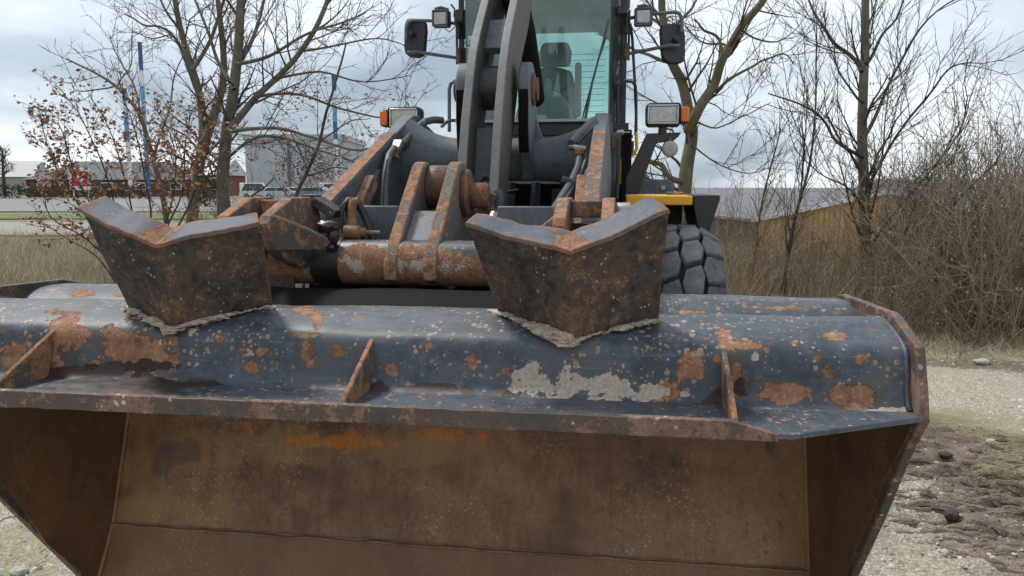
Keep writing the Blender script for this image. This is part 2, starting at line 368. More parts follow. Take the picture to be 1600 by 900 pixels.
def inner_mat(name='worn brown bucket inside', g_=1.0, over=None):
    t = NT(name)
    n1 = t.noise(1.6, 5, .6, .4); n2 = t.noise(9, 6, .65); n3 = t.noise(60, 4, .6); st = t.noise(6, 5, .6, 0, None, (1, 9, 9))
    sv_ = t.noise(4, 7, .7, .4, None, (9, 1.6, 1.6))
    f = t.math('ADD', t.math('MULTIPLY', n1, .55), t.math('ADD', t.math('MULTIPLY', n2, .27), t.math('MULTIPLY', sv_, .18)))
    c = t.ramp(f, [(.33, (.065, .041, .029)), (.43, (.18, .092, .050)), (.51, (.275, .145, .074)), (.60, (.37, .205, .098)), (.74, (.46, .31, .15))])
    c = t.mix(t.math('MULTIPLY', t.step(n3, .52, .7), .5), c, (.06, .045, .035))
    sp = t.math('MULTIPLY', t.step(t.math('SUBTRACT', t.math('MULTIPLY', n3, .62), t.voro(55)), 0, .06), t.step(t.noise(2.4, 4, .6), .40, .58)); c = t.mix(t.math('MULTIPLY', sp, .7), c, t.ramp(n2, [(.4, (.30, .19, .09)), (.6, (.46, .38, .27))]))
    w = t.step(t.math('ADD', t.attr('wear'), t.math('MULTIPLY', t.math('SUBTRACT', n2, .5), 1.1)), .35, .75); c = t.mix(w, c, t.ramp(n3, [(.3, (.36, .10, .015)), (.7, (.55, .20, .03))]))
    o = t.step(t.math('ADD', t.attr('ochre'), t.math('MULTIPLY', t.math('SUBTRACT', n2, .5), 1.2)), .3, .9); c = t.mix(t.math('MULTIPLY', o, .38), c, t.ramp(n3, [(.3, (.30, .17, .05)), (.7, (.44, .28, .09))]))
    g = t.step(t.math('ADD', t.attr('grime_shade'), t.math('MULTIPLY', t.math('SUBTRACT', n2, .5), 1.2)), .3, .9); c = t.mix(t.math('MULTIPLY', g, .6), c, (.07, .064, .06))
    d = t.step(t.math('ADD', t.attr('mud'), t.math('MULTIPLY', t.math('SUBTRACT', t.math('ADD', t.math('MULTIPLY', n2, .5), t.math('MULTIPLY', n3, .5)), .5), 1.4)), .4, .7); c = t.mix(t.math('MULTIPLY', d, .6), c, (.25, .20, .15))
    c = t.mix(t.math('MULTIPLY', t.step(t.noise(1.1, 8, .7, .6), .5, .7), .45), c, (.135, .062, .035))
    if over: c = t.mix(.62, c, over)
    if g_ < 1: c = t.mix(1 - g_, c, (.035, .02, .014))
    return t.fin(c, .62, normal=t.bump(t.math('ADD', n3, t.math('MULTIPLY', sv_, .6)), .3, .003))
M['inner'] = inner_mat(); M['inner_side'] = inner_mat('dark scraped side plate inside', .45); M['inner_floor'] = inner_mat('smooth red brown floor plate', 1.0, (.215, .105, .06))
def rubber():
    t = NT('dusty tyre rubber'); n = t.noise(26, 6, .65); f = t.noise(130, 3)
    c = t.ramp(t.math('ADD', t.math('MULTIPLY', n, .7), t.math('MULTIPLY', f, .3)), [(.3, (.04, .04, .041)), (.5, (.088, .089, .091)), (.75, (.15, .15, .15))])
    return t.fin(c, .85, normal=t.bump(f, .4, .004))
M['rubber'] = rubber()
M['rubber_dark'] = plain('tyre groove rubber', (.022, .022, .023), .9)
def mud_mat():
    t = NT('caked dry mud'); n = t.noise(50, 5, .65); v = t.voro(90)
    c = t.ramp(n, [(.3, (.26, .20, .145)), (.5, (.46, .365, .27)), (.75, (.60, .49, .38))])
    return t.fin(c, .95, normal=t.bump(t.math('ADD', n, v), .7, .008))
M['mud'] = mud_mat()
def bark(name, a, b, moss, amt):
    t = NT(name); n = t.noise(9, 6, .65, 0, None, (1, 1, .35)); f = t.noise(60, 4, .6, 0, None, (1, 1, .4))
    c = t.mix(t.step(n, .35, .65), a, b); c = t.mix(t.math('MULTIPLY', t.step(t.noise(5, 4), .62 - amt * .3, .75 - amt * .2), .8), c, moss)
    c = t.mix(t.math('MULTIPLY', f, .45), c, tuple(k * .45 for k in a))
    return t.fin(c, .9, normal=t.bump(f, .6, .01))
M['bark_grey'] = bark('grey brown bark', (.115, .10, .08), (.21, .19, .155), (.15, .145, .08), .5)
M['bark_dark'] = bark('dark bark', (.05, .042, .034), (.10, .085, .07), (.13, .13, .06), .3)
M['bark_moss'] = bark('mossy bark', (.12, .105, .07), (.21, .185, .12), (.20, .18, .095), .7)
M['twig'] = plain('brown twig', (.085, .066, .056), .85, .35, 3)
M['twig_bush'] = plain('grey brown bush twig', (.20, .16, .125), .85, .4, 3)
M['twig_tan'] = plain('tan twig', (.29, .225, .155), .85, .4, 3)
M['twig_red'] = plain('dark red twig', (.06, .042, .038), .85, .3, 3)
def leaf_mat():
    t = NT('dry brown beech leaf'); g = t.t.nodes.new('ShaderNodeObjectInfo')
    n = t.noise(7, 2); c = t.ramp(n, [(.35, (.15, .065, .035)), (.5, (.30, .15, .085)), (.65, (.50, .31, .20))])
    return t.fin(c, .6)
M['leaf'] = leaf_mat()
def straw():
    t = NT('dry straw'); c = t.ramp(t.noise(2.2, 4), [(.3, (.25, .20, .13)), (.5, (.42, .355, .24)), (.7, (.54, .48, .35))])
    return t.fin(c, .85)
M['straw'] = straw()
def bud():
    return plain('pale catkin', (.30, .24, .15), .9, .3, 5)
M['bud'] = bud()

# ================================================================== WHEEL LOADER
loader = empty('wheel_loader', (0, 5.0, GROUND), 'grey and yellow wheel loader with a rusty scarred bucket standing on the gravel yard', 'wheel loader')

def stains(blobs, nz=.35, fr=9):
    # blobs: (px, py, rx, ry) survey marks taken off the photograph; returns a soft mask on the metal itself
    def fn(v):
        x, y = pix(v); best = 0.0
        for bx, by, rx, ry in blobs:
            d = math.hypot((x - bx) / rx, (y - by) / ry)
            if d < 2: best = max(best, 1.6 - d)
        if best <= 0: return 0.0
        return max(0.0, min(1.0, best + nz * fbm(v[0] * fr, v[1] * fr, v[2] * fr)))
    return fn
def spline(pts, n):
    P = [Vector((0, a, b)) for a, b in pts]; out = []
    P = [P[0] * 2 - P[1]] + P + [P[-1] * 2 - P[-2]]
    for i in range(1, len(P) - 2):
        for k in range(n):
            t = k / n; a, b, c, d = P[i - 1:i + 3]
            out.append(0.5 * ((2 * b) + (c - a) * t + (2 * a - 5 * b + 4 * c - d) * t * t + (3 * b - a - 3 * c + d) * t ** 3))
    out.append(P[-2]); return [(p.y, p.z) for p in out]
def shell(mb, prof, x0, x1, nx, th, wav=0.0, m=0):
    # sheet rolled along a (y, z) profile between x0 and x1, th thick (to the right of the profile's direction)
    n = len(prof); nr = []
    for i in range(n):
        a, b = prof[max(i - 1, 0)], prof[min(i + 1, n - 1)]; d = Vector((b[0] - a[0], b[1] - a[1])).normalized(); nr.append((d.y, -d.x))
    vs = []
    for side in (0, 1):
        for (y, z), (ny, nz_) in zip(prof, nr):
            for i in range(nx + 1):
                x = x0 + (x1 - x0) * i / nx; w = wav * fbm(x * 3, y * 4, z * 4 + 5, 3)
                k = w + (th if side else 0)
                vs.append((x, y + ny * k, z + nz_ * k))
    W = nx + 1; K = n * W; fs = []
    for j in range(n - 1):
        for i in range(nx):
            q = j * W + i; fs.append((q, q + W, q + W + 1, q + 1)); fs.append((K + q, K + q + 1, K + q + W + 1, K + q + W))
    for i in range(nx):
        fs.append((i, i + 1, K + i + 1, K + i)); q = (n - 1) * W + i; fs.append((q, K + q, K + q + 1, q + 1))
    for j in range(n - 1):
        q = j * W; fs.append((q, K + q, K + q + W, q + W)); q = j * W + nx; fs.append((q, q + W, K + q + W, K + q))
    mb.add(vs, fs, m); return mb
def yz_plate(mb, poly, x0, x1, m=0, rim=None):
    return mb.prism([(x0, a, b) for a, b in poly], (x1 - x0, 0, 0), m, rim)

# ---------------------------------------------------------------- bucket
bucket = empty('bucket', (0, 2.6, GROUND), parent=loader)
bucket['label'] = 'wide rusty blue grey bucket resting on its cutting edge'
HW = 1.385
rust_marks = [(25, 565, 42, 26), (100, 522, 32, 30), (88, 560, 24, 20), (215, 545, 56, 34), (250, 562, 34, 20), (190, 530, 22, 16), (1078, 568, 20, 20), (1230, 612, 32, 18), (1330, 622, 33, 17), (1432, 580, 12, 24),
              (1305, 525, 20, 6), (1165, 540, 32, 5), (480, 555, 13, 18), (378, 547, 13, 10), (395, 572, 10, 8), (480, 484, 20, 7), (495, 505, 7, 20), (488, 524, 26, 4), (1150, 590, 13, 32), (612, 578, 8, 9),
              (740, 565, 9, 10), (790, 580, 8, 8), (1275, 560, 12, 6), (1200, 545, 8, 8), (1290, 585, 14, 9), (1120, 560, 8, 8), (1040, 610, 26, 14), (410, 550, 10, 8), (960, 600, 14, 10), (150, 568, 18, 10),
              (210, 484, 18, 9), (130, 458, 16, 5), (195, 460, 14, 5), (1240, 535, 10, 8), (1345, 560, 9, 9), (345, 530, 10, 8), (530, 548, 8, 8), (670, 540, 7, 7), (1130, 530, 9, 14), (75, 545, 12, 8)]
mud_marks = [(832, 592, 22, 22), (885, 606, 60, 15), (960, 612, 62, 13), (1035, 612, 30, 8), (1385, 640, 40, 4), (940, 595, 20, 10), (1180, 552, 6, 12)]
grime_marks = [(155, 578, 60, 11), (235, 574, 50, 10), (100, 585, 40, 12), (315, 600, 18, 12), (665, 607, 38, 8), (800, 618, 14, 10), (1120, 630, 22, 18), (575, 605, 25, 10), (1160, 602, 10, 14), (220, 590, 40, 6), (730, 612, 10, 8)]
_mm = stains(mud_marks, 1.1, 26)
_feet = [((s_ * .553, 1.978), (s_ * .345, 2.15)) for s_ in (-1, 1)] + [((s_ * .553, 1.978), (s_ * .786, 2.11)) for s_ in (-1, 1)]
def sheet_mud(v):
    best = 9
    for (ax_, ay_), (bx_, by_) in _feet:
        k = max(0, min(1, ((v[0] - ax_) * (bx_ - ax_) + (v[1] - ay_) * (by_ - ay_)) / ((bx_ - ax_) ** 2 + (by_ - ay_) ** 2)))
        d = math.hypot(v[0] - ax_ - k * (bx_ - ax_), v[1] - ay_ - k * (by_ - ay_)); best = min(best, d)
    f = max(0, .95 - best / .045 + .9 * fbm(v[0] * 18, v[1] * 18, v[2] * 18)) if best < .09 else 0
    return max(f, _mm(v))
prof = spline([(1.906, 1.007), (1.930, 1.024), (1.942, 1.055), (1.949, 1.095), (1.956, 1.128), (1.972, 1.150), (2.005, 1.165), (2.07, 1.182), (2.14, 1.193), (2.22, 1.187), (2.34, 1.163)], 4)
sheet = shell(MB(), prof, -HW, HW, 330, .014, .006).build('spill_sheet', M['sheet'], bucket, 40, attrs={'wear': stains(rust_marks, .75, 15), 'mud': sheet_mud, 'grime_shade': stains(grime_marks, .8, 16)})
# rounded ends of the sheet and the rolled main shell behind it
outer = spline([(2.322, 1.128), (2.38, 1.166), (2.46, 1.187), (2.55, 1.190), (2.64, 1.180), (2.76, 1.132), (2.87, 1.04), (2.95, .91), (2.985, .76), (2.955, .60), (2.80, .14)], 4)
rear_marks = stains([(130, 458, 20, 6), (195, 459, 14, 5), (1230, 480, 60, 3), (1080, 488, 25, 4)])
for x0, x1 in ((-HW, -.62), (.66, HW)):
    shell(MB(), outer, x0, x1, 60, .016, .005).build('rolled_shell', M['sheet'], bucket, 50, attrs={'wear': rear_marks})
t_ = shell(MB(), outer, -.618, .658, 40, .016, .004).build('greasy_shell', M['grease'], bucket, 50)
inner_p = spline([(2.34, 1.10), (2.5, 1.15), (2.62, 1.145), (2.74, 1.10), (2.84, 1.01), (2.92, .88), (2.945, .75), (2.905, .60), (2.83, .38), (2.757, .165)], 5)
in_wear = stains([(387, 665, 10, 12), (530, 688, 70, 12), (700, 676, 45, 10), (470, 690, 30, 8), (610, 690, 30, 8)], .9, 16)
in_ochre = stains([(215, 760, 30, 80), (235, 800, 50, 24), (285, 795, 60, 24), (360, 800, 50, 16), (420, 700, 150, 30), (640, 700, 150, 25), (1247, 790, 20, 100)], .9, 7)
in_grime = stains([(280, 705, 30, 14), (335, 672, 34, 9), (255, 738, 20, 20), (1205, 700, 10, 20)], 1.1, 9)
in_mud = lambda v: max(0, .75 - abs(v[2] - .172 - .01 * fbm(v[0] * 5, 1, 2)) / .022) + max(0, .5 - (1.385 - abs(v[0])) / .03)
wall_in = shell(MB(), inner_p, -HW, HW, 150, -.012, .004).build('back_wall', M['inner'], bucket, 60, attrs={'wear': in_wear, 'ochre': in_ochre, 'grime_shade': in_grime, 'mud': in_mud})
flo = shell(MB(), spline([(2.753, .172), (2.70, .06), (2.62, -.075)], 8), -HW, HW, 120, -.03, .002)
flo.build('floor_plate', M['inner_floor'], bucket, 60, attrs={'mud': in_mud, 'grime_shade': lambda v: .15 + .3 * fbm(v[0] * 2, v[1] * 3, 1)})
MB().box((0, 2.600, -.070), (2.80, .05, .05)).build('cutting_edge', M['inner'], bucket, bevel=.006)
MB().tube([(x, 2.744 + .003 * fbm(x * 9, 0, 0), .163 + .006 * fbm(x * 7, 3, 0)) for x in np.linspace(-HW, HW, 240)], [.005 + .006 * abs(fbm(x * 17, 1, 4)) for x in np.linspace(-HW, HW, 240)], 6).build('weld_seam', M['inner'], bucket, 180, attrs={'mud': lambda v: .55})
side_poly = [(1.866, 1.0), (1.885, 1.06), (1.926, 1.167), (2.11, 1.219), (2.34, 1.212), (2.585, 1.202), (2.72, 1.17), (2.86, 1.07), (2.96, .93), (3.0, .76), (2.97, .58), (2.84, .15), (2.70, -.092), (2.575, -.092), (2.555, .04), (2.40, .25), (2.25, .455), (2.11, .65), (2.02, .79), (1.94, .91), (1.895, .965)]
for s in (-1, 1):
    a, b = (HW, HW + .024) if s > 0 else (-HW - .024, -HW)
    mb = MB()
    # outline plus an inner grid so that the plate carries stains
    yz_plate(mb, side_poly, a, b)
    mb.build('side_plate', M['inner'] if False else M['lip'], bucket, 30, bevel=.004)
    fp = [(y + .035 * (1 if y < 2.4 else -.2), z - (.03 if z > .9 else 0) + (.02 if z < .1 else 0)) for y, z in side_poly]
    il = MB(); yz_plate(il, fp, s * (HW - .006) if s > 0 else -HW, HW if s > 0 else -HW + .006)
    il.build('side_lining', M['inner_side'], bucket, 30)
    MB().tube([(s * (HW - .008), 2.935, .80), (s * (HW - .008), 2.90, .60), (s * (HW - .008), 2.825, .38), (s * (HW - .008), 2.752, .165), (s * (HW - .008), 2.61, -.07)], [.008, .010, .008, .010, .009], 6).build('corner_weld', M['inner'], bucket, 180, attrs={'mud': lambda v: .45})
    MB().tube([(s * (HW - .006), y, z) for y, z in prof[1::3]], .008, 6).build('sheet_weld', M['sheet'], bucket, 180)
# horizontal flange under the lip and the rusty lip bar on it
fl = MB().prism([(-1.4, 1.872, .998), (-1.06, 1.691, .998), (1.06, 1.691, .998), (1.4, 1.872, .998), (1.4, 1.905, .998), (-1.4, 1.905, .998)], (0, 0, .013))
fl.build('lip_flange', M['sheet'], bucket, bevel=.002, attrs={'grime_shade': lambda v: 0})
tr = MB()
nx = 160; vs = []
for i in range(nx + 1):
    x = -1.03 + 2.06 * i / nx; k = min(1, max(0, (1.03 - abs(x)) / .1)); fl_ = .004 * abs(fbm(x * 14, 2, 2)) + .004 * max(0, fbm(x * 4, 5, 1))
    zt = 1.010 + .027 * k + .0015 * fbm(x * 20, 0, 1); zb = .995 - fl_
    yo = 1.684 + .002 * fbm(x * 12, 3, 0)
    vs += [(x, yo, zb), (x, yo, zt), (x, yo + .022, zt), (x, yo + .022, zb)]
fs = [(3, 2, 1, 0)] + [(nx * 4 + j for j in range(4))]
fs = [tuple(f) for f in fs]
for i in range(nx):
    for j in range(4):
        a, b = i * 4 + j, i * 4 + (j + 1) % 4; fs.append((a, b, b + 4, a + 4))
tr.add(vs, fs); tr.build('lip_bar', M['lip'], bucket, 40, bevel=.002)
# dark wet silt lying in the trough behind the bar
xs_, ys_ = np.linspace(-.92, .92, 230), np.linspace(1.71, 1.945, 26); vs = []
for y in ys_:
    for x in xs_:
        k = 1.1 * math.exp(-((x + .66) / .26) ** 2) + .35 * math.exp(-((x - .86) / .07) ** 2) + .3 * math.exp(-((x - .06) / .05) ** 2) + .22 * math.exp(-((x - .35) / .1) ** 2) - .55 + .9 * fbm(x * 5, y * 9, 3, 4) + 2.2 * (y - 1.85)
        vs.append((x, y, 1.009 + .014 * max(-.5, min(1, k)) + .003 * fbm(x * 30, y * 30, 1)))
W_ = len(xs_)
MB().add(vs, [(j * W_ + i, j * W_ + i + 1, (j + 1) * W_ + i + 1, (j + 1) * W_ + i) for j in range(len(ys_) - 1) for i in range(W_ - 1)]).build('silt', steel('damp brown silt', (.03, .02, .015), (.06, .04, .03), rust=-.3, chips=.4, rough=.5), bucket, 180)
for gx in (-.93, .02, .945):
    MB().prism([(gx - .007, 1.708, 1.008), (gx - .007, 1.722, 1.026), (gx - .007, 1.978, 1.146), (gx - .007, 1.95, 1.08), (gx - .007, 1.92, 1.008)], (.014, 0, 0)).build('gusset', M['rust_edge'], bucket, bevel=.003)

# two V-shaped guards welded on the crest
rng_m = random.Random(9)
def guard(s):
    def P(x, y, z): return Vector((s * x, y, z))
    VB, VT = P(.553, 1.972, 1.105), P(.560, 1.900, 1.383)
    IB, IT = P(.345, 2.15, 1.165), P(.286, 1.968, 1.446)
    OB, OT = P(.786, 2.11, 1.165), P(.797, 1.942, 1.484)
    ITb, VTb, OTb = P(.305, 1.995, 1.468), P(.557, 1.972, 1.424), P(.760, 1.995, 1.512)
    soft = .022 if s < 0 else .006
    def dent(sd):
        def f(u, v, p):
            k = soft * math.exp(-(u / .16) ** 2)               # bent, not sharp, at the nose
            n = .007 * fbm(p.x * 6 + sd, p.y * 6, p.z * 6, 3)
            return Vector((0, k + n, (.018 * math.sin(u * 5 + sd) * v * u * (1 - u) * 2)))
        return f
    for (b, t, tb, nm) in ((IB, IT, ITb, 1), (OB, OT, OTb, 2)):
        g = MB().slab(VB, b, t, VT, 18, 12, .014 * (1 if (s > 0) == (nm == 2) else -1), dent(nm + s))
        g.build('guard_plate', M['guard'], bucket, 40, attrs={'wear': lambda v: .18 if abs(abs(v[0]) - .557) < .03 else 0.0})
        def wave(u, v, p, nm=nm):
            return Vector((0, soft * math.exp(-(u / .16) ** 2), .010 * math.sin(u * 5 + nm + s) * u * (1 - u) * 2 + .0035 * fbm(p.x * 22, p.y * 9, v)))
        # the flange stands a little proud of the plate in front
        o = Vector((0, -.012, -.004)); f = MB().slab(VT + o, t + o + (t - VT) * .02, tb + (t - VT) * .0, VTb, 22, 3, .013 * (1 if (s > 0) == (nm == 1) else -1), wave)
        f.build('guard_flange', M['flange'], bucket, 40, bevel=.002, attrs={'wear': lambda v, VT=VT, t=t: .55 * max(0, 1 - abs(v[0] - VT.x) / .07) + .35 * max(0, 1 - abs(v[0] - t.x) / .05)})
        # dried mud packed along the foot of the plate
        md = MB(); n = 44
        for k in range(n):
            u = (k + .5) / n
            for q in range(60):                      # where the plate meets the sheet
                p = VB.lerp(b, u).lerp(VT.lerp(t, u), q / 60)
                if p.z >= np.interp(p.y, [a_ for a_, _ in prof], [b_ for _, b_ in prof]): break
            if s < 0 and nm == 1 and .52 < u < .60: continue
            h = .004 + .019 * max(0, .35 + 1.3 * fbm(p.x * 7, nm * 3, s * 2)) * rng_m.uniform(.6, 1.2)
            md.blob(p + Vector((0, -.010 - .012 * rng_m.random(), .001)), h, 2, .55, 2.4, (1.5, 1.7, .55), k + nm * 40 + s * 9)
        md.build('dried_mud', M['mud'], bucket, 60)
for s in (-1, 1): guard(s)

# ---------------------------------------------------------------- quick coupler between the boom and the bucket
coupler = empty('coupler', (0, 2.75, GROUND), parent=loader)
ty, tz_, trad = 2.735, 1.268, .084
tube_m = stains([(440, 392, 16, 22), (600, 410, 70, 16), (700, 415, 60, 18), (560, 405, 30, 22), (660, 400, 50, 14), (440, 415, 25, 14), (750, 420, 20, 20)], .5, 16)
tube_d = stains([(562, 398, 14, 12), (575, 410, 26, 14), (640, 418, 50, 12), (730, 400, 20, 16), (470, 410, 8, 22), (690, 418, 40, 12)], .6, 20)
xs = np.linspace(-.62, .62, 150)
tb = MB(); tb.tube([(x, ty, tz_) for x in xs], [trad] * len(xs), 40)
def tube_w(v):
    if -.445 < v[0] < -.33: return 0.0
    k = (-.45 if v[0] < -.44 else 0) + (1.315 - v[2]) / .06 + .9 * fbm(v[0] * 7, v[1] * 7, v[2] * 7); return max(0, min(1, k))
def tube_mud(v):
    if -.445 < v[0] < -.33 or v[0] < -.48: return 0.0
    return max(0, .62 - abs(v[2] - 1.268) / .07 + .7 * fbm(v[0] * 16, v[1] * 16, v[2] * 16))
tb.build('cross_tube', M['tubepaint'], coupler, 60, attrs={'wear': lambda v: max(tube_w(v), tube_m(v)), 'mud': tube_mud, 'grime_shade': lambda v: max(.0, (1.212 - v[2]) * 16 + .5 * fbm(v[0] * 9, 2, v[2] * 9))})  # underside blackened, its shade painted into the colour
MB().tube([(x, ty, tz_) for x in np.linspace(-.437, -.338, 12)], trad + .003, 40).build('grease_band', M['oil'], coupler, 60)
MB().box((.02, 2.98, 1.14), (1.2, .05, .26)).build('coupler_frame', M['grease'], coupler, bevel=.01)
MB().box((.02, 3.07, .70), (.9, .08, .62)).build('coupler_frame', M['blackm'], coupler, bevel=.01)
# centre bracket: two tall lugs with a pin between them
lug = spline([(2.632, 1.215), (2.642, 1.29), (2.76, 1.405), (2.97, 1.575), (3.045, 1.632), (3.12, 1.645), (3.20, 1.61), (3.245, 1.54), (3.255, 1.42), (3.26, 1.28), (3.24, 1.15), (2.86, 1.15)], 4)
for x0 in (-.158, -.012):
    yz_plate(MB(), lug, x0, x0 + .048, 0, 1).build('bracket_lug', [M['bracket_side'], M['rust_edge']], coupler, 35, bevel=.006)
MB().lathe([(.0, -.10), (.083, -.10), (.088, -.092), (.088, -.008), (.083, 0), (0, 0)], (-.012, 3.135, 1.545), (1, 0, 0), 32).build('pin_boss', M['pinrust'], coupler, 35)
MB().lathe([(.0, -.113), (.092, -.113), (.092, -.100), (0, -.100)], (-.009, 3.135, 1.545), (1, 0, 0), 32).build('pin_seal', M['rubberhose'], coupler, 35)
MB().prism([(-.11, 2.665, 1.285), (-.012, 2.665, 1.285), (-.012, 2.88, 1.455), (-.11, 2.88, 1.455)], (0, .016, -.006)).build('bracket_web', M['steel_rusty'], coupler, bevel=.004)
MB().lathe([(0, 0), (.092, 0), (.097, .008), (.097, .02), (.088, .03), (.062, .03), (.058, .034), (0, .034)], (.036, 3.12, 1.52), (1, 0, 0), 32).build('pin_flange', M['pinrust'], coupler, 35)
MB().lathe([(0, 0), (.048, 0), (.052, .01), (.052, .062), (.046, .075), (0, .075)], (.066, 3.12, 1.51), (1, 0, 0), 28).build('pin_end', M['pinrust'], coupler, 35)
MB().box((.125, 3.16, 1.49), (.06, .05, .075), Matrix.Rotation(R(24), 3, 'Y') @ Matrix.Rotation(R(14), 3, 'Z')).build('lock_block', M['pinrust'], coupler, bevel=.006)
MB().box((.13, 3.17, 1.43), (.05, .05, .05), Matrix.Rotation(R(32), 3, 'Y')).build('lock_block', M['pinrust'], coupler, bevel=.006)
# hook lugs to either side, each a pair of plates with a bar across the top
hook = [(2.72, 1.20), (2.655, 1.25), (2.50, 1.30), (2.425, 1.35), (2.40, 1.395), (2.398, 1.425), (2.415, 1.450), (2.585, 1.508), (2.74, 1.508), (2.82, 1.47), (2.86, 1.36), (2.86, 1.16)]
for s in (-1, 1):
    for xa in (.467, .617):
        a = s * xa; b = s * (xa + .042)
        yz_plate(MB(), hook, min(a, b), max(a, b), 0, 1).build('hook_plate', [M['rusty_plate'], M['rust_edge']], coupler, bevel=.005)
    MB().box((s * .563, 2.66, 1.470), (.106, .045, .058)).build('hook_bar', M['rust_edge'], coupler, bevel=.005)
    MB().prism([(s * .510, 2.66, 1.14), (s * .616, 2.66, 1.14), (s * .616, 2.68, 1.42), (s * .510, 2.68, 1.42)], (0, .016, 0)).build('hook_web', M['guard'], coupler, bevel=.003)
    MB().prism([(s * .468, 2.412, 1.452), (s * .405, 2.53, 1.405), (s * .352, 2.655, 1.345), (s * .38, 2.65, 1.32), (s * .468, 2.44, 1.33)], (0, .024, .004)).build('hook_gusset', M['rusty_plate'], coupler, bevel=.004)
    if s < 0: MB().box((s * .425, 2.80, 1.468), (.10, .10, .035), Matrix.Rotation(s * R(-32), 3, 'Y')).build('lock_bar', M['guard'], coupler, bevel=.005)
    MB().box((s * .31, 2.98, 1.395), (.22, .03, .15)).build('lock_cover', M['steel'], coupler, bevel=.006)
    MB().lathe([(0, 0), (.03, 0), (.033, .006), (.033, .05), (0, .05)], (s * .660, 2.66, 1.46), (s, 0, 0), 16).build('hook_pin', M['zinc'], coupler, 35)
# greasy valve stub on the tube and the hydraulic fittings beside it
gl = MB(); gl.blob((-.372, 2.66, 1.402), .030, 3, .4, 2.5, (1.35, 1, .8), 3); gl.blob((-.355, 2.665, 1.37), .024, 3, .3, 3, (.9, 1, 1.5), 5); gl.blob((-.358, 2.652, 1.328), .014, 2, .2, 3, (1.1, 1, 1), 6)
gl.build('greasy_stub', M['oil'], coupler, 180)
MB().lathe([(0, 0), (.024, 0), (.027, .006), (.027, .058), (.017, .064), (.017, .082), (.008, .083), (.008, .135), (0, .135)], (-.345, 2.76, 1.378), (1, .05, -.02), 18).build('valve_fitting', M['brass'], coupler, 35)
MB().tube([(-.322, 2.78, 1.385), (-.323, 2.78, 1.425), (-.322, 2.78, 1.43), (-.322, 2.78, 1.465), (-.318, 2.785, 1.487), (-.298, 2.79, 1.495)], [.020, .020, .016, .016, .017, .013], 12).build('elbow_fitting', M['brass'], coupler, 60)
MB().tube([at(542, 356, y=2.78), at(536, 325, y=2.79), at(545, 314, y=2.8), at(556, 313, y=2.82), at(566, 330, y=2.84), at(576, 352, y=2.84), at(585, 382, y=2.82)], .016, 10).build('hydraulic_hose', M['rubberhose'], coupler, 60)
MB().tube([at(536, 365, y=2.76), at(534, 335, y=2.77), at(540, 316, y=2.78)], .006, 8).build('hydraulic_hose', M['rubberhose'], coupler, 60)
MB().tube([at(560, 366, y=2.80), at(572, 376, y=2.82), at(586, 385, y=2.82)], .014, 10).build('hydraulic_hose', M['rubberhose'], coupler, 60)
n = 34; pts = [(.155 + .012 * math.sin(k / n * 3), 3.20 + .05 * k / n, 1.42 + .13 * k / n - .035 * (k / n) ** 3) for k in range(n)]
MB().tube(pts, [.020 + .005 * (k % 3 == 0) - .002 * (k % 3 == 1) for k in range(n)], 12).build('corrugated_hose', M['hose'], coupler, 180)
MB().tube([at(770, 352, y=3.0), at(769, 344, y=3.02), at(772, 334, y=3.05)], [.022, .022, .018], 8).build('lock_bolt', M['zinc'], coupler, 30, bevel=.003)
MB().tube([at(786, 356, y=3.0), at(779, 344, y=3.05), at(774, 333, y=3.15)], .013, 10).build('hydraulic_hose', M['hose'], coupler, 60)
# locking cylinder cross beam behind, tan with dust
MB().box((.28, 3.55, 1.315), (.62, .10, .11)).build('cross_beam', M['steel_rusty'], coupler, bevel=.012)

# ---------------------------------------------------------------- boom: two arms, the cross casting and the tilt lever
boom = empty('boom', (0, 4.4, GROUND), parent=loader)
arm = spline([(3.06, .56), (3.03, .66), (3.035, .85), (3.03, 1.10), (3.02, 1.405), (3.10, 1.48), (3.7, 1.70), (4.32, 1.922), (4.44, 1.955), (4.55, 1.955), (4.66, 1.93), (5.4, 1.80), (6.05, 1.66)], 3) + \
      spline([(6.10, 1.60), (6.0, 1.50), (5.2, 1.44), (4.7, 1.44), (4.35, 1.35), (3.9, 1.05), (3.45, .66), (3.2, .46), (3.10, .48)], 3)
for s in (-1, 1):
    a, b = sorted((s * .522, s * .592))
    yz_plate(MB(), arm, a, b).build('boom_arm', M['boom'], boom, 25, bevel=.008,
        attrs={'wear': None} if False else None)
    # the worn front edge strip of the arm, bare and rusted
    e = [(3.02, 1.408), (3.10, 1.483), (3.7, 1.703), (4.05, 1.829)]
    st = MB()
    nrm = []
    for i in range(len(e) - 1):
        p, q = e[i], e[i + 1]
        d = Vector((q[0] - p[0], q[1] - p[1])).normalized(); n_ = Vector((-d.y, d.x)) * .004
        st.prism([(a + .004, p[0], p[1]), (b - .004, p[0], p[1]), (b - .004, q[0], q[1]), (a + .004, q[0], q[1])], (0, n_.x, n_.y))
    st.build('worn_edge', M['rust_edge'], boom, 30)
    # inner doubling bar
    MB().prism([(s * .521, 2.92, 1.20), (s * .521, 3.52, 1.60), (s * .521, 3.58, 1.55), (s * .521, 2.98, 1.14)], (-s * .045, 0, 0)).build('arm_bar', M['rust_edge'], boom, bevel=.005)
    MB().lathe([(0, 0), (.10, 0), (.10, .014), (.085, .02), (0, .02)], (s * .520, 3.72, 1.53), (-s, 0, 0), 28).build('arm_cap', M['boom'], boom, 35)
    MB().lathe([(0, 0), (.075, 0), (.08, .01), (.08, .03), (.03, .04), (0, .04)], (s * .592, 3.16, .60), (s, 0, 0), 24).build('arm_pin', M['pinrust'], boom, 35)
cx = np.linspace(-.525, .525, 61); vs = []; n = 40
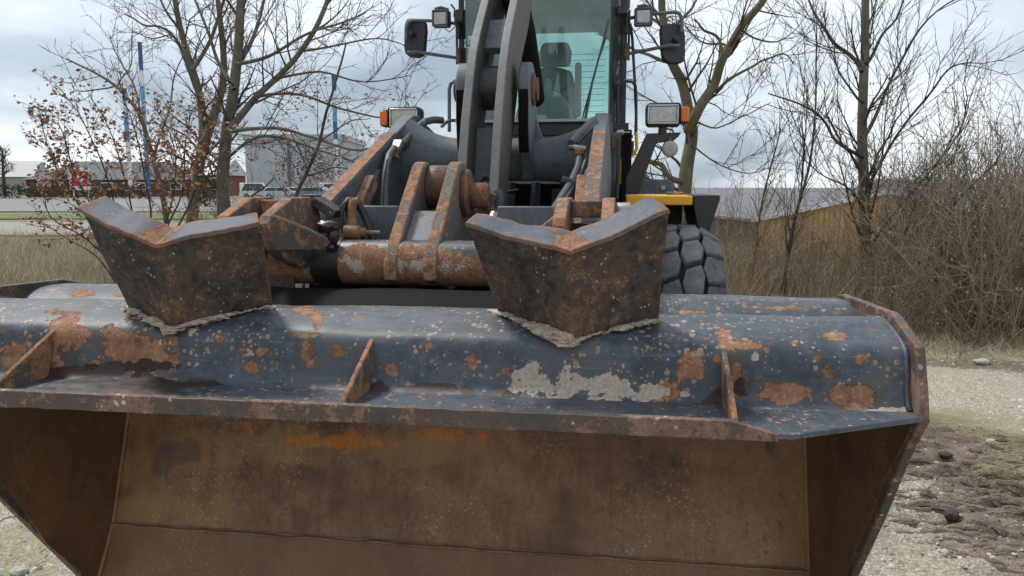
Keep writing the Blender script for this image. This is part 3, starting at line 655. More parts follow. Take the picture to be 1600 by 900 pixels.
for x in cx:
    k = max(0, (abs(x) - .20) / .325); r = .125 + .10 * k ** 2.4; cy = 4.37; cz = 1.690 + .015 * k ** 2
    for j in range(n):
        an = 2 * math.pi * j / n; vs.append((x, cy + math.cos(an) * r * 1.05, cz + math.sin(an) * r * (1 if math.sin(an) > 0 else .92)))
fs = [(i * n + j, i * n + (j + 1) % n, (i + 1) * n + (j + 1) % n, (i + 1) * n + j) for i in range(60) for j in range(n)]
MB().add(vs, fs).build('cross_casting', M['boom'], boom, 80)
for s in (-1, 1):
    # pivot cheek rising from the casting, with a flared root
    c = [(4.18 + .15 * math.cos(t), 2.05 + .15 * math.sin(t)) for t in np.linspace(R(200), R(-10), 18)]
    poly = [(4.20, 1.58), (4.055, 1.76), (4.035, 1.90)] + c + [(4.36, 1.90), (4.47, 1.70), (4.40, 1.58)]
    a, b = sorted((s * .135, s * .195)); yz_plate(MB(), poly, a, b).build('pivot_cheek', M['boom'], boom, 30, bevel=.008)
    gb = [(4.20, 1.60), (4.050, 1.76), (4.030, 1.90), (4.030, 2.04), (4.042, 2.10), (4.052, 2.10), (4.06, 1.90), (4.08, 1.76), (4.22, 1.60)]
    a, b = sorted((s * .139, s * .189)); yz_plate(MB(), gb, a, b).build('grease_streak', M['grease'], boom, 60)
    MB().lathe([(0, 0), (.085, 0), (.085, .012), (.06, .018), (.06, .03), (0, .03)], (s * .195, 4.18, 2.06), (s, 0, 0), 28).build('pivot_cap', M['pinrust'], boom, 35)
    fx = [Vector((s * (.195 + .10 * (1 - k) ** 2.2), 4.33, 1.72 + .26 * k)) for k in np.linspace(0, 1, 10)]
    MB().prism([fx[0] + Vector((-s * .1, 0, -.02))] + fx + [Vector((s * .19, 4.33, 1.99))], (0, .07, 0)).build('cheek_root', M['boom'], boom, 60, bevel=.012)
# tilt lever: two long plates with a pivot drum and spacers
front = [(3.53, 1.25), (3.555, 1.40), (3.66, 1.70), (3.76, 1.93), (3.95, 2.24), (4.285, 2.55), (4.60, 2.82), (4.9, 3.02)]
back = [(5.05, 2.86), (4.78, 2.52), (4.44, 2.26), (4.31, 2.10), (4.14, 1.88), (3.98, 1.66), (3.82, 1.40), (3.74, 1.25), (3.63, 1.19)]
lev = spline(front, 4) + spline(back, 3)
for s in (-1, 1):
    a, b = sorted((s * .058, s * .102)); yz_plate(MB(), lev, a, b, 0, 1).build('lever_plate', [M['lever_side'], M['lever']], boom, 25, bevel=.005)
MB().lathe([(0, -.058), (.115, -.058), (.115, .058), (0, .058)], (0, 4.12, 2.06), (1, 0, 0), 32).build('pivot_drum', M['tubepaint'], boom, 35)
arch = [(-.058, 0), (-.058, .36), (.058, .36), (.058, 0)] + [(.036 * math.cos(t), .10 * math.sin(t)) for t in np.linspace(0, math.pi, 12)]
mbp = MB(); o = Vector((0, 3.80, 1.50)); ud = Vector((0, .30, .92)).normalized()
mbp.prism([o + Vector((x, 0, 0)) + ud * h for x, h in arch], (0, .03, -.01)); mbp.build('lever_web', M['boom'], boom, 30, bevel=.003)
mbp = MB(); o = Vector((0, 4.12, 2.27)); ud = Vector((0, .72, .70)).normalized()
mbp.prism([o + Vector((x, 0, 0)) + ud * h for x, h in ((-.058, 0), (.058, 0), (.058, .26), (-.058, .26))], (0, .03, -.03)); mbp.build('lever_web', M['boom'], boom, 30, bevel=.003)
MB().tube([(0, 4.75, 2.72), (0, 5.3, 2.55), (0, 5.9, 2.2)], [.085, .085, .085], 24).build('tilt_cylinder', M['grease'], boom, 40)
MB().tube([(0, 4.62, 2.86), (0, 4.52, 2.60)], [.012, .008], 8).build('grease_line', M['hose'], boom, 60)
MB().tube([(-.02, 4.45, 2.42), (.02, 4.34, 2.20), (.03, 4.25, 1.98), (-.01, 4.2, 1.75)], .010, 8).build('grease_line', M['rubberhose'], boom, 60)
# link from the lever down to the coupler
MB().tube([(0, 3.60, 1.32), (0, 3.4, 1.42), (0, 3.14, 1.53)], .045, 16).build('tilt_link', M['pinrust'], boom, 40)
# hoses along the inner faces of the arms
for pts, r in (([(690, 188, -.42), (678, 187, -.45), (664, 190, -.48), (652, 200, -.49), (640, 212, -.50), (628, 226, -.50)], .022), ([(664, 190, -.47), (655, 202, -.485), (646, 214, -.495), (632, 228, -.495)], .014),
               ([(616, 232, -.49), (608, 244, -.485), (604, 262, -.475), (601, 290, -.465), (601, 318, -.455), (598, 356, -.44)], .020), ([(604, 250, -.48), (599, 275, -.47), (596, 310, -.46), (595, 350, -.45)], .008)):
    MB().tube([at(a, b, x=c) for a, b, c in pts], r, 10).build('hydraulic_hose', M['hose'], boom, 60)
p = at(620, 229, x=-.492); MB().box(p, (.05, .09, .035), Matrix.Rotation(R(35), 3, 'X')).build('hose_clamp', M['zinc'], boom, bevel=.004)
p = at(617, 233, x=-.49); MB().lathe([(0, 0), (.028, 0), (.028, .02), (.020, .024), (.020, .05), (.026, .052), (.026, .065), (0, .065)], p, (.1, -.45, -.7), 14).build('hose_fitting', M['brass'], boom, 35)
for pts, r in (([(928, 188, 4.22), (915, 200, 4.12), (903, 212, 4.02), (893, 224, 3.95)], .022), ([(932, 192, 4.2), (916, 208, 4.08), (900, 224, 3.96)], .012), ([(890, 231, 3.90), (900, 231, 3.88), (905, 238, 3.86)], .014),
               ([(906, 244, 3.85), (903, 262, 3.78), (893, 285, 3.65), (880, 305, 3.5), (868, 325, 3.35), (856, 348, 3.2)], .020), ([(914, 236, 3.86), (916, 248, 3.83), (908, 270, 3.75), (893, 296, 3.58), (876, 325, 3.35), (866, 342, 3.25)], .010)):
    MB().tube([at(a, b, y=c) for a, b, c in pts], r, 10).build('hydraulic_hose', M['hose'], boom, 60)
p = at(906, 231, y=3.86); MB().box(p, (.065, .05, .022), Matrix.Rotation(R(8), 3, 'Y')).build('hose_clamp', M['zinc'], boom, bevel=.005)
MB().lathe([(0, 0), (.026, 0), (.028, .008), (.024, .03), (.018, .034), (.018, .055), (0, .055)], at(906, 233, y=3.855), (0, -.25, -1), 14).build('hose_fitting', M['brass'], boom, 35)
for q in (at(887, 285, y=3.62),):
    MB().tube([q + Vector((-.03, 0, .01)), q + Vector((.03, 0, -.012))], .024, 8).build('cable_tie', M['rubberhose'], boom, 60)

# ---------------------------------------------------------------- front frame behind the boom
frame = empty('front_frame', (0, 5.2, GROUND), parent=loader)
MB().box((0, 5.25, .95), (.84, .9, 1.22)).build('frame_tower', M['boom'], frame, bevel=.02)
MB().box((0, 4.76, .98), (.98, .06, 1.10)).build('front_panel', M['boom'], frame, bevel=.01)
MB().box((.1, 4.715, 1.44), (.30, .04, .22)).build('dark_recess_slab', M['grease'], frame, bevel=.004)  # raised black slab stands in for the dark of a recess
for px_, w in ((799, .05), (838, .05)):
    a = at(px_, 285, y=4.66); b = at(px_ - 3, 326, y=4.66)
    MB().tube([a, b], .03, 4).build('frame_rib', M['steel'], frame, 20)
p = at(795, 297, y=4.62); MB().tube([p + Vector((-.06, 0, 0)), p + Vector((.0, -.02, -.012)), p + Vector((.06, 0, .0))], .010, 8).build('frame_hose', M['rubberhose'], frame, 60)
MB().box((0, 5.0, 1.66), (1.02, .6, .16)).build('frame_top', M['blackm'], frame, bevel=.01)
MB().box((0, 6.3, .45), (.7, 3.0, .45)).build('chassis', M['blackm'], frame, bevel=.02)
MB().tube([(-1.0, 4.38, .62), (1.0, 4.38, .62)], .16, 20).build('axle', M['blackm'], frame, 40)
MB().tube([(-1.0, 7.35, .62), (1.0, 7.35, .62)], .16, 20).build('axle', M['blackm'], frame, 40)

# ---------------------------------------------------------------- wheels
TR, TW = .715, .44      # tyre radius to the tread, width
def hex_block(xa, xb, r0, r1, dth, rnd, shear):
    # one tread lug: a slanted six-sided block bent over the tyre, its shoulders worn round
    w = xb - xa; xm = (xa + xb) / 2
    o = [(-.60, 0), (-.40, -.5), (.40, -.5), (.60, 0), (.40, .5), (-.40, .5)]
    if xm > .12: o[3] = (.5, 0); o[2] = (.5, -.5); o[4] = (.5, .5); o[3] = (.52, .0)
    if xm < -.12: o[0] = (-.52, 0); o[1] = (-.5, -.5); o[5] = (-.5, .5)
    o = [(a + rnd.uniform(-.03, .03), b + rnd.uniform(-.04, .04)) for a, b in o]
    p = []
    for i in range(6):
        a, b = o[i], o[(i + 1) % 6]; p += [a, ((a[0] * 2 + b[0]) / 3, (a[1] * 2 + b[1]) / 3), ((a[0] + b[0] * 2) / 3, (a[1] + b[1] * 2) / 3)]
    vs = []; n = len(p)
    for rr, k in ((r0, 1.03), (r1 - .009, .975), (r1, .90)):
        for fx, ft in p:
            x = xm + fx * w * k; th = (ft + shear * fx) * dth * k; r = rr - 2.2 * max(0, abs(x) - .09) ** 1.7 + rnd.uniform(-.0008, .0008)
            vs.append((x, r * math.sin(th), r * math.cos(th)))
    fs = [tuple(range(2 * n, 3 * n))]
    for l in range(2):
        for j in range(n): fs.append((l * n + j, l * n + (j + 1) % n, (l + 1) * n + (j + 1) % n, (l + 1) * n + j))
    return vs, fs
NB = 22; cols = [(-.224, -.119), (-.108, -.007), (.007, .108), (.119, .224)]
tread_me = []; rng = random.Random(6)
for ci in range(12):
    xa, xb = cols[ci % 4]
    vs, fs = hex_block(xa, xb, TR - .05, TR + .005, 2 * math.pi / NB * .90, rng, .22 if ci % 4 < 2 else .22)
    me = bpy.data.meshes.new('tread_block'); me.from_pydata(vs, [], fs); me.materials.append(M['rubber']); me.update(); tread_me.append((me, vs, fs))
def wheel(x, y, s, fine):
    w = empty('wheel', (x, y, GROUND + TR), parent=loader)
    c = w.location; b = Vector((x, y, GROUND + TR))
    MB().lathe([(.33, -.19), (.36, -.215), (.48, -.225), (.60, -.218), (.655, -.19), (.668, -.12), (.672, 0), (.668, .12), (.655, .19), (.60, .218), (.48, .225), (.36, .215), (.33, .19)], b, (1, 0, 0), 64, closed=True).build('tyre', M['rubber_dark'], w, 40)
    MB().lathe([(0, s * .02), (.12, s * .03), (.16, s * .10), (.24, s * .06), (.30, s * .10), (.335, s * .20), (.345, s * .19), (.33, -s * .19), (0, -s * .15)], b, (1, 0, 0), 40).build('rim', M['yellow'], w, 35)
    if fine:
        for ci in range(4):
            for k in range(NB):
                me = tread_me[ci + 4 * ((k * 7 + ci) % 3)][0]
                o = bpy.data.objects.new('tread_block', me); COL.objects.link(o); o.parent = w
                o.rotation_euler = (2 * math.pi * (k + (.5 if ci % 2 else 0)) / NB, 0, 0)
    else:
        mb = MB()
        for ci in range(4):
            for k in range(NB):
                me, vs, fs = tread_me[ci + 4 * ((k * 7 + ci) % 3)]
                m_ = Matrix.Rotation(2 * math.pi * (k + (.5 if ci % 2 else 0)) / NB, 3, 'X'); mb.add([m_ @ Vector(v) + b for v in vs], fs)
        tag(mb.build('tread', M['rubber'], w, 0), kind='stuff')
    return w
wheel(.985, 4.42, 1, True); wheel(-.985, 4.42, -1, False); wheel(.985, 7.35, 1, False); wheel(-.985, 7.35, -1, False)

# ---------------------------------------------------------------- fenders
for s in (-1, 1):
    f = empty('fender', (s * .95, 4.8, GROUND), parent=loader)
    MB().box((s * .885, 4.80, 1.467), (.37, .80, .052)).build('fender_top', M['yellow'], f, bevel=.008)
    MB().prism([(s * 1.072, 4.39, 1.44), (s * 1.072, 4.39, 1.497), (s * 1.215, 4.39, 1.497), (s * 1.215, 4.39, 1.475), (s * 1.165, 4.39, 1.30), (s * 1.10, 4.39, 1.30)], (0, .80, 0)).build('fender_flap', M['black'], f, bevel=.006)
    MB().box((s * .89, 5.19, 1.35), (.36, .03, .22)).build('fender_back', M['black'], f, bevel=.005)
    MB().box((s * .715, 4.80, 1.34), (.035, .80, .20)).build('fender_side', M['blackm'], f, bevel=.004)
    for zc, h in ((1.405, .062), (1.315, .05)):
        MB().box((s * .695, 4.385, zc), (.032, .03, h)).build('fender_tab', M['yellow'], f, bevel=.004)
MB().tube([(.95, 4.9, 1.50), (1.05, 4.9, 1.50)], .012, 8).build('rust_bracket', M['rust_edge'], loader, 60)

# ---------------------------------------------------------------- cab
cab = empty('cab', (0, 6.8, GROUND), parent=loader)
FY, CY, RY, ZB, ZT = 6.15, 6.48, 7.75, 2.06, 3.22
XC, XF = .665, .565
MB().prism([(-XC, CY, 1.25), (-XF, FY + .02, 1.25), (XF, FY + .02, 1.25), (XC, CY, 1.25), (XC, RY, 1.25), (-XC, RY, 1.25)], (0, 0, ZB - 1.25 - .012)).build('cab_base', M['boom'], cab, bevel=.012)
MB().box((0, FY - .004, 1.985), (1.06, .03, .09)).build('cowl_panel', M['black'], cab, bevel=.006)
MB().prism([(-XC - .05, CY - .1, ZT), (-XF - .03, FY - .14, ZT), (XF + .03, FY - .14, ZT), (XC + .05, CY - .1, ZT), (XC + .05, RY + .06, ZT), (-XC - .05, RY + .06, ZT)], (0, 0, .16)).build('cab_roof', M['steel'], cab, bevel=.03)
def pane(a, b, z0, z1, name, mat, th=.006):
    a, b = Vector((a[0], a[1], 0)), Vector((b[0], b[1], 0)); n = Vector((-(b - a).y, (b - a).x, 0)).normalized() * th
    return MB().prism([a + Vector((0, 0, z0)), b + Vector((0, 0, z0)), b + Vector((0, 0, z1)), a + Vector((0, 0, z1))], n).build(name, mat, cab)
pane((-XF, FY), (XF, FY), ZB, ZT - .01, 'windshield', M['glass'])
for s in (-1, 1):
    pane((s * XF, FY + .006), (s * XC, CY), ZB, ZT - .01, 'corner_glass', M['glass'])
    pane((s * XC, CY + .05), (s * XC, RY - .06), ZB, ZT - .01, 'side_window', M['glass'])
    MB().box((s * (XC + .004), CY + .01, (ZB + ZT) / 2 - .3), (.045, .07, ZT - ZB + .6)).build('cab_post', M['blackm'], cab, bevel=.008)
    MB().box((s * (XF + .004), FY + .03, (ZB + ZT) / 2), (.016, .022, ZT - ZB - .02)).build('glass_joint', M['black'], cab, bevel=.003)
    MB().box((s * (XC - .02), RY - .02, (ZB + ZT) / 2), (.07, .09, ZT - ZB - .02)).build('cab_post', M['blackm'], cab, bevel=.008)
    MB().tube([(s * (XC - .03), CY + .06, 2.72), (s * (XC - .06), CY + .07, 2.71), (s * (XC - .075), CY + .08, 2.64), (s * (XC - .075), CY + .1, 2.36), (s * (XC - .04), CY + .1, 2.30)], .011, 8).build('grab_handle', M['black'], cab, 60)
# rear wall: opaque above, window below with chamfered top corners
wz0, wz1 = 2.10, 3.03
MB().prism([(-.62, RY, wz1), (.40, RY, wz1), (.52, RY, wz1 - .09), (.63, RY, wz1 - .09), (.63, RY, ZT - .01), (-.63, RY, ZT - .01), (-.63, RY, wz1 - .09), (-.62, RY, wz1 - .09)], (0, .03, 0)).build('rear_header', M['interior'], cab)
MB().prism([(-.55, RY + .008, wz0), (.52, RY + .008, wz0), (.52, RY + .008, wz1 - .085), (.40, RY + .008, wz1 + .01), (-.45, RY + .008, wz1 + .01), (-.55, RY + .008, wz1 - .085)], (0, .006, 0)).build('rear_window', M['rear_glass'], cab)
for s in (-1, 1):
    MB().box((s * .575, RY + .015, (wz0 + wz1) / 2 - .05), (.11, .03, wz1 - wz0 - .08)).build('rear_frame', M['interior'], cab)
hw = MB()
for k in range(13): hw.box((-.02, RY + .003, 2.16 + .055 * k), (1.02, .003, .004))
tag(hw.build('heater_wires', M['interior'], cab), kind='stuff')
MB().box((0, 7.1, ZT - .03), (1.28, 1.2, .02)).build('headliner', M['interior'], cab)
# operator seat
MB().box((.02, 7.28, 2.02), (.46, .46, .12)).build('seat_cushion', M['seat'], cab, bevel=.04, seg=3)
sb = MB(); sb.prism([(-.20, 7.42, 2.05), (.24, 7.42, 2.05), (.235, 7.47, 2.40), (.17, 7.50, 2.64), (-.13, 7.50, 2.64), (-.195, 7.47, 2.40)], (0, .10, .01)); sb.build('seat_back', M['seat'], cab, bevel=.035, seg=3)
MB().prism([(-.125, 7.44, 2.66), (.165, 7.44, 2.66), (.175, 7.46, 2.80), (.14, 7.47, 2.89), (-.10, 7.47, 2.89), (-.135, 7.46, 2.80)], (0, .09, .01)).build('headrest', M['seat'], cab, bevel=.03, seg=3)
MB().box((.24, 7.50, 2.45), (.06, .10, .5)).build('seat_side', M['interior'], cab, bevel=.02)
th = [2 * math.pi * k / 40 for k in range(41)]; cxs, sy = .03, 6.72; tilt = R(38)
MB().tube([(cxs + .20 * math.cos(a), sy + .20 * math.sin(a) * math.cos(tilt), 2.44 + .20 * math.sin(a) * math.sin(tilt)) for a in th], .014, 8, caps=False).build('steering_wheel', M['black'], cab, 180)
MB().tube([(cxs, sy, 2.44), (cxs, sy - .12, 2.2), (cxs, sy - .14, 2.06)], [.03, .04, .05], 12).build('steering_column', M['interior'], cab, 60)
dm = [(-.16, 2.06)] + [(.03 + .24 * math.cos(a), 2.06 + .27 * math.sin(a)) for a in np.linspace(math.pi, 0, 16)]
MB().prism([(x, 6.36, z) for x, z in dm], (0, .16, 0)).build('dashboard', M['interior'], cab, 60, bevel=.02)
MB().box((-.05, 6.9, 2.055), (1.2, 1.6, .02)).build('cab_floor', M['interior'], cab)
# wiper: pivot on the cowl, arm leaning up
MB().tube([at(913, 194, y=FY - .02), at(925, 130, y=FY - .03), at(941, 70, y=FY - .03), at(951, 30, y=FY - .03)], [.012, .009, .007, .006], 8).build('wiper_arm', M['hose'], cab, 60)
MB().tube([at(908, 192, y=FY - .02), at(930, 110, y=FY - .015), at(947, 58, y=FY - .015)], .006, 6).build('wiper_blade', M['black'], cab, 60)
# things in front of the right lower cab: dark stack, socket box, rods and yellow ladder frame
MB().box((.705, 6.2, 1.62), (.075, .16, .72)).build('post_cover', M['grease'], cab, bevel=.01)
p = at(970, 199, y=6.1); MB().box(p, (.12, .08, .062)).build('socket_box', M['black'], cab, bevel=.006)
p = at(964, 207, y=6.04); MB().lathe([(0, 0), (.018, 0), (.022, .01), (.022, .05), (.006, .056), (.006, .10), (0, .10)], p, (1, -.1, 0), 14).build('socket_plug', M['chrome'], cab, 40)
p = at(962, 222, y=6.06); MB().box(p, (.06, .06, .10)).build('socket_box', M['pinrust'], cab, bevel=.01)
MB().tube([at(953, 178, y=5.9), at(952, 230, y=5.9), at(951, 278, y=5.88)], .009, 6).build('guide_rod', M['steel_rusty'], cab, 60)
MB().tube([at(966, 218, y=5.85), at(966, 262, y=5.8), at(963, 312, y=5.6)], .014, 8).build('drain_hose', M['rubberhose'], cab, 60)
MB().box(at(974, 240, y=6.3), (.020, .03, .34)).build('ladder_rail', M['yellow'], cab, bevel=.004)
MB().box(at(970, 268, y=6.22), (.05, .03, .20)).build('ladder_rail', M['yellow'], cab, bevel=.004)
MB().tube([at(979, 214, y=6.3), at(989, 213, y=6.3)], .014, 8).build('ladder_rung', M['steel'], cab, 60)
MB().box(at(984, 229, y=6.34), (.065, .05, .085)).build('ladder_bracket', M['pinrust'], cab, bevel=.005)
MB().tube([at(979, 244, y=6.3), at(987, 243, y=6.3)], .014, 8).build('ladder_rung', M['chrome'], cab, 60)
MB().tube([at(994, 206, y=6.3), at(995, 232, y=6.3), at(991, 241, y=6.3), at(984, 244, y=6.3)], .013, 8).build('ladder_rail', M['yellow'], cab, 60)
for s in (-1, 1):
    # long curved grab rail beside the door, and the shorter one in front
    if s > 0:
        MB().tube([at(978, 36, y=6.5), at(985, 38, y=6.48), at(988, 60, y=6.46), at(992, 130, y=6.42), at(994, 180, y=6.4), at(993, 212, y=6.4)], .012, 8).build('handrail', M['black'], cab, 60)
        MB().tube([at(965, 198, y=6.3), at(965, 142, y=6.3), at(967, 132, y=6.3), at(976, 127, y=6.32), at(988, 128, y=6.36), at(993, 134, y=6.38), at(994, 150, y=6.4), at(994, 206, y=6.4)], .012, 8).build('handrail', M['black'], cab, 60)
        MB().tube([at(976, 126, y=6.34), at(988, 126, y=6.36)], .015, 8).build('handrail_clip', M['zinc'], cab, 60)
    else:
        MB().tube([at(702, 206, y=6.4), at(702, 140, y=6.4), at(704, 131, y=6.4), at(710, 127, y=6.42), at(718, 126, y=6.46)], .015, 8).build('handrail', M['steel'], cab, 60)
        MB().tube([at(690, 198, y=6.2), at(697, 191, y=6.25), at(706, 188, y=6.35), at(720, 189, y=6.45)], .014, 8).build('handrail', M['steel'], cab, 60)
# mirrors and work lamps on hinge posts
for s in (-1, 1):
    mr = empty('mirror', (s * .70, 6.45, GROUND + 2.7), parent=cab)
    Q = Vector((s * .70, 6.45, 0))
    MB().box((s * .690, 6.44, 2.84), (.035, .05, .17)).build('hinge', M['black'], mr, bevel=.006)
    MB().box((s * .690, 6.44, 2.62), (.035, .05, .12)).build('hinge', M['pinrust'], mr, bevel=.006)
    MB().tube([(s * .705, 6.45, 2.94), (s * .705, 6.45, 2.55)], .010, 8).build('hinge_rod', M['black'], mr, 60)
    MB().tube([(s * .70, 6.44, 2.875), (s * .90, 6.40, 2.895), (s * 1.06, 6.38, 2.90), (s * 1.095, 6.375, 2.885), (s * 1.115, 6.37, 2.84), (s * 1.115, 6.36, 2.74)], .014, 8).build('mirror_arm', M['steel'], mr, 60)
    MB().tube([(s * .70, 6.44, 2.60), (s * .90, 6.38, 2.625), (s * 1.02, 6.34, 2.64), (s * 1.10, 6.34, 2.635)], .014, 8).build('mirror_arm', M['steel'], mr, 60)
    hsg = [(-.085, -.13), (-.095, -.08), (-.10, .10), (-.085, .145), (-.05, .155), (.06, .145), (.09, .12), (.10, .05), (.095, -.10), (.08, -.15), (.03, -.165), (-.04, -.16)]
    rt = Matrix.Rotation(s * R(-4), 3, 'Y') @ Matrix.Rotation(s * R(12), 3, 'Z'); mc = Vector((s * 1.055, 6.40, 2.67 if s > 0 else 2.77))
    hm = MB(); hm.prism([mc + rt @ Vector((a, 0, b)) for a, b in hsg], rt @ Vector((0, .06, 0))); hm.build('mirror_housing', M['black'], mr, 30, bevel=.016, seg=3)
    hm = MB(); hm.prism([mc + rt @ Vector((a * .86, .062, b * .88)) for a, b in hsg], rt @ Vector((0, .004, 0))); hm.build('mirror_glass', M['chrome'], mr, 30)
    MB().blob(mc + Vector((s * .02, -.02, .02)), .028, 2, .1, 2).build('mirror_clamp', M['black'], mr, 60)
    lp = empty('work_lamp', (s * .82, 6.35, GROUND + 2.87), parent=cab); lc = Vector((s * .815, 6.37, 2.865 if s > 0 else 2.90))
    MB().box(lc, (.145, .10, .135)).build('lamp_housing', M['black'], lp, bevel=.018, seg=3)
    MB().box(lc + Vector((0, -.050, -.004)), (.105, .012, .10)).build('lamp_lens', M['lens'], lp, bevel=.008)
    for dx, dz, sx, sz in ((0, .058, .128, .012), (0, -.064, .128, .012), (.059, -.003, .012, .112), (-.059, -.003, .012, .112)):
        MB().box(lc + Vector((dx, -.053, dz)), (sx, .012, sz)).build('lamp_bezel', M['steel'], lp, bevel=.003)
    MB().tube([lc + Vector((-.05, -.02, .075)), lc + Vector((0, -.02, .085)), lc + Vector((.06, .0, .07))], .014, 8).build('lamp_bracket', M['pinrust'], lp, 60)
    MB().tube([lc + Vector((-s * .02, .03, -.07)), lc + Vector((-s * .06, .03, -.10)), lc + Vector((-s * .10, .04, -.06)), lc + Vector((-s * .12, .05, .0))], .004, 6).build('lamp_cable', M['rubberhose'], lp, 60)
MB().tube([(-.74, 6.4, 3.02), (-.71, 6.4, 2.98), (-.72, 6.42, 2.93), (-.69, 6.44, 2.90)], .008, 6).build('antenna_cable', M['rubberhose'], cab, 60)
MB().box((.645, 6.30, 2.90), (.08, .10, .06)).build('wiper_motor', M['blackm'], cab, bevel=.01)
MB().box((-.645, 6.30, 2.90), (.08, .10, .10)).build('wiper_motor', M['blackm'], cab, bevel=.01)

# ---------------------------------------------------------------- headlights on their arms, horn
for s in (-1, 1):
    h = empty('headlight', (s * .96, 5.45, GROUND + 2.06), parent=loader)
    c = Vector((.945 if s > 0 else -.885, 5.45, 2.03))
    MB().prism([c + Vector((s * a, 0, b)) for a, b in ((-.118, -.06), (-.10, -.078), (.10, -.078), (.116, -.07), (.120, .075), (.10, .082), (-.10, .082), (-.12, .06))], (0, .13, 0)).build('lamp_housing', M['black'], h, 30, bevel=.014, seg=3)
    MB().prism([c + Vector((s * a, -.006, b)) for a, b in ((-.095, -.052), (.092, -.052), (.092, .058), (-.095, .058))], (0, .012, 0)).build('lamp_lens', M['lens'], h, bevel=.012, seg=3)
    for dx, dz, sx, sz in ((0, .062, .20, .010), (0, -.057, .20, .010), (.097, 0, .010, .11), (-.100, 0, .010, .11)):
        MB().box(c + Vector((s * dx, -.008, dz)), (sx, .014, sz)).build('lamp_bezel', M['chrome'], h, bevel=.003)
    MB().box(c + Vector((s * .142, .05, 0)), (.06, .12, .118)).build('indicator_housing', M['black'], h, bevel=.01)
    MB().box(c + Vector((s * .146, .028, 0)), (.058, .09, .105)).build('indicator_lens', M['orange'], h, bevel=.014, seg=3)
    MB().tube([c + Vector((0, .06, -.07)), c + Vector((0, .06, -.125))], .03, 10).build('lamp_foot', M['black'], h, 40)
    MB().tube([c + Vector((s * .03, .06, -.09)), c + Vector((s * .07, .08, -.10)), c + Vector((s * .08, .08, -.13))], .006, 6).build('lamp_cable', M['rubberhose'], h, 60)
    MB().prism([(s * .70, 5.50, 1.49), (s * .70, 5.50, 1.60), (s * .835, 5.50, 1.905), (s * 1.07, 5.50, 1.912), (s * 1.055, 5.50, 1.885), (s * 1.02, 5.50, 1.855), (s * .905, 5.50, 1.84), (s * .79, 5.50, 1.49)], (0, .012, 0)).build('lamp_arm', M['blackm'], h, bevel=.004)
    MB().prism([(s * .835, 5.50, 1.898), (s * 1.07, 5.50, 1.904), (s * 1.07, 5.60, 1.904), (s * .835, 5.60, 1.898)], (0, 0, .010)).build('lamp_shelf', M['blackm'], h, bevel=.003)
hn = empty('horn', (.995, 5.46, GROUND + 1.8), parent=loader)
MB().lathe([(0, 0), (.012, 0), (.014, .006), (.04, .002), (.052, .008), (.056, .02), (.054, .05), (.03, .065), (0, .065)], (.995, 5.43, 1.800), (0, 1, 0), 28).build('horn_disc', M['zinc'], hn, 40)
MB().tube([(.995, 5.47, 1.85), (.995, 5.50, 1.88)], .010, 8).build('horn_bracket', M['pinrust'], hn, 40)

# ---------------------------------------------------------------- side tank and engine hood behind
MB().prism([(.70, 6.35, 1.20), (1.09, 6.35, 1.20), (1.09, 6.35, 1.565), (1.04, 6.35, 1.60), (.70, 6.35, 1.60)], (0, .7, 0)).build('side_tank', M['steel'], loader, bevel=.012)
MB().lathe([(0, 0), (.02, 0), (.02, .015), (0, .015)], (1.0, 6.335, 1.535), (0, 1, 0), 12).build('tank_bolt', M['zinc'], loader, 40)
MB().prism([(-.62, 7.9, .9), (.62, 7.9, .9), (.66, 7.9, 1.5), (.52, 7.9, 1.98), (-.52, 7.9, 1.98), (-.66, 7.9, 1.5)], (0, 1.6, -.08)).build('engine_hood', M['yellow'], loader, bevel=.04)
MB().box((0, 9.45, .75), (1.7, .5, .6)).build('counterweight', M['boom'], loader, bevel=.05)

# ================================================================== GROUND
CAMH = Vector((-math.sin(YAW), math.cos(YAW), 0)); CAMR = _rt
def depth_side(x, y):
    p = Vector((x - CAM_LOC.x, y, 0)); return p.dot(CAMH), p.dot(CAMR)
def gblob(marks, fr=1.6, nz=.45):
    G = [(at(px, py, z=GROUND), w, h) for px, py, w, h in marks]
    def fn(x, y):
        b = 0
        for g, w, h in G:
            d = math.hypot((x - g.x) / w, (y - g.y) / h)
            if d < 2: b = max(b, 1.4 - d)
        return max(0, min(1, b + nz * fbm(x * fr, y * fr, 3.3))) if b > 0 else 0.0
    return fn
mud_f = gblob([(1500, 690, .55, .55), (1580, 740, .8, .5), (1440, 665, .5, .45), (1600, 800, .45, .7), (1570, 850, .3, .5), (1600, 700, .8, .4), (1560, 570, 1.4, .30), (1440, 720, .3, .3), (1530, 770, .35, .4), (1620, 860, .4, .6)])
moss_f = gblob([(1570, 660, .8, .4), (1500, 650, .5, .3), (1600, 690, .4, .4), (1520, 553, 1.3, .35), (1440, 552, .9, .25), (20, 850, .35, .45), (10, 885, .3, .2), (1590, 775, .2, .3), (1700, 760, .5, .8)])
rut_f = gblob([(1500, 700, .7, .45), (1590, 760, .8, .5), (1560, 830, .5, .6), (1600, 860, .4, .6), (1460, 735, .3, .3), (1640, 800, .5, .9)], 1.0, .25)
def lower(x, y):
    c, l = depth_side(x, y)
    if l < 0 or c < 12: return 0.0
    k = min(1, max(0, (c - 12.5) / 9)) * min(1, max(0, (l - 1.5) / 3)); k = k * k * (3 - 2 * k); return -2.6 * k
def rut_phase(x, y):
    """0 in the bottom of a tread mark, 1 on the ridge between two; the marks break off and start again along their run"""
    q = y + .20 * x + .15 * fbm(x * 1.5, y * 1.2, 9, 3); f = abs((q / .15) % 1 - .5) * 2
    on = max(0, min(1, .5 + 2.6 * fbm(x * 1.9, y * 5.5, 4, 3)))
    return 1 - on * math.exp(-(f / .26) ** 2)
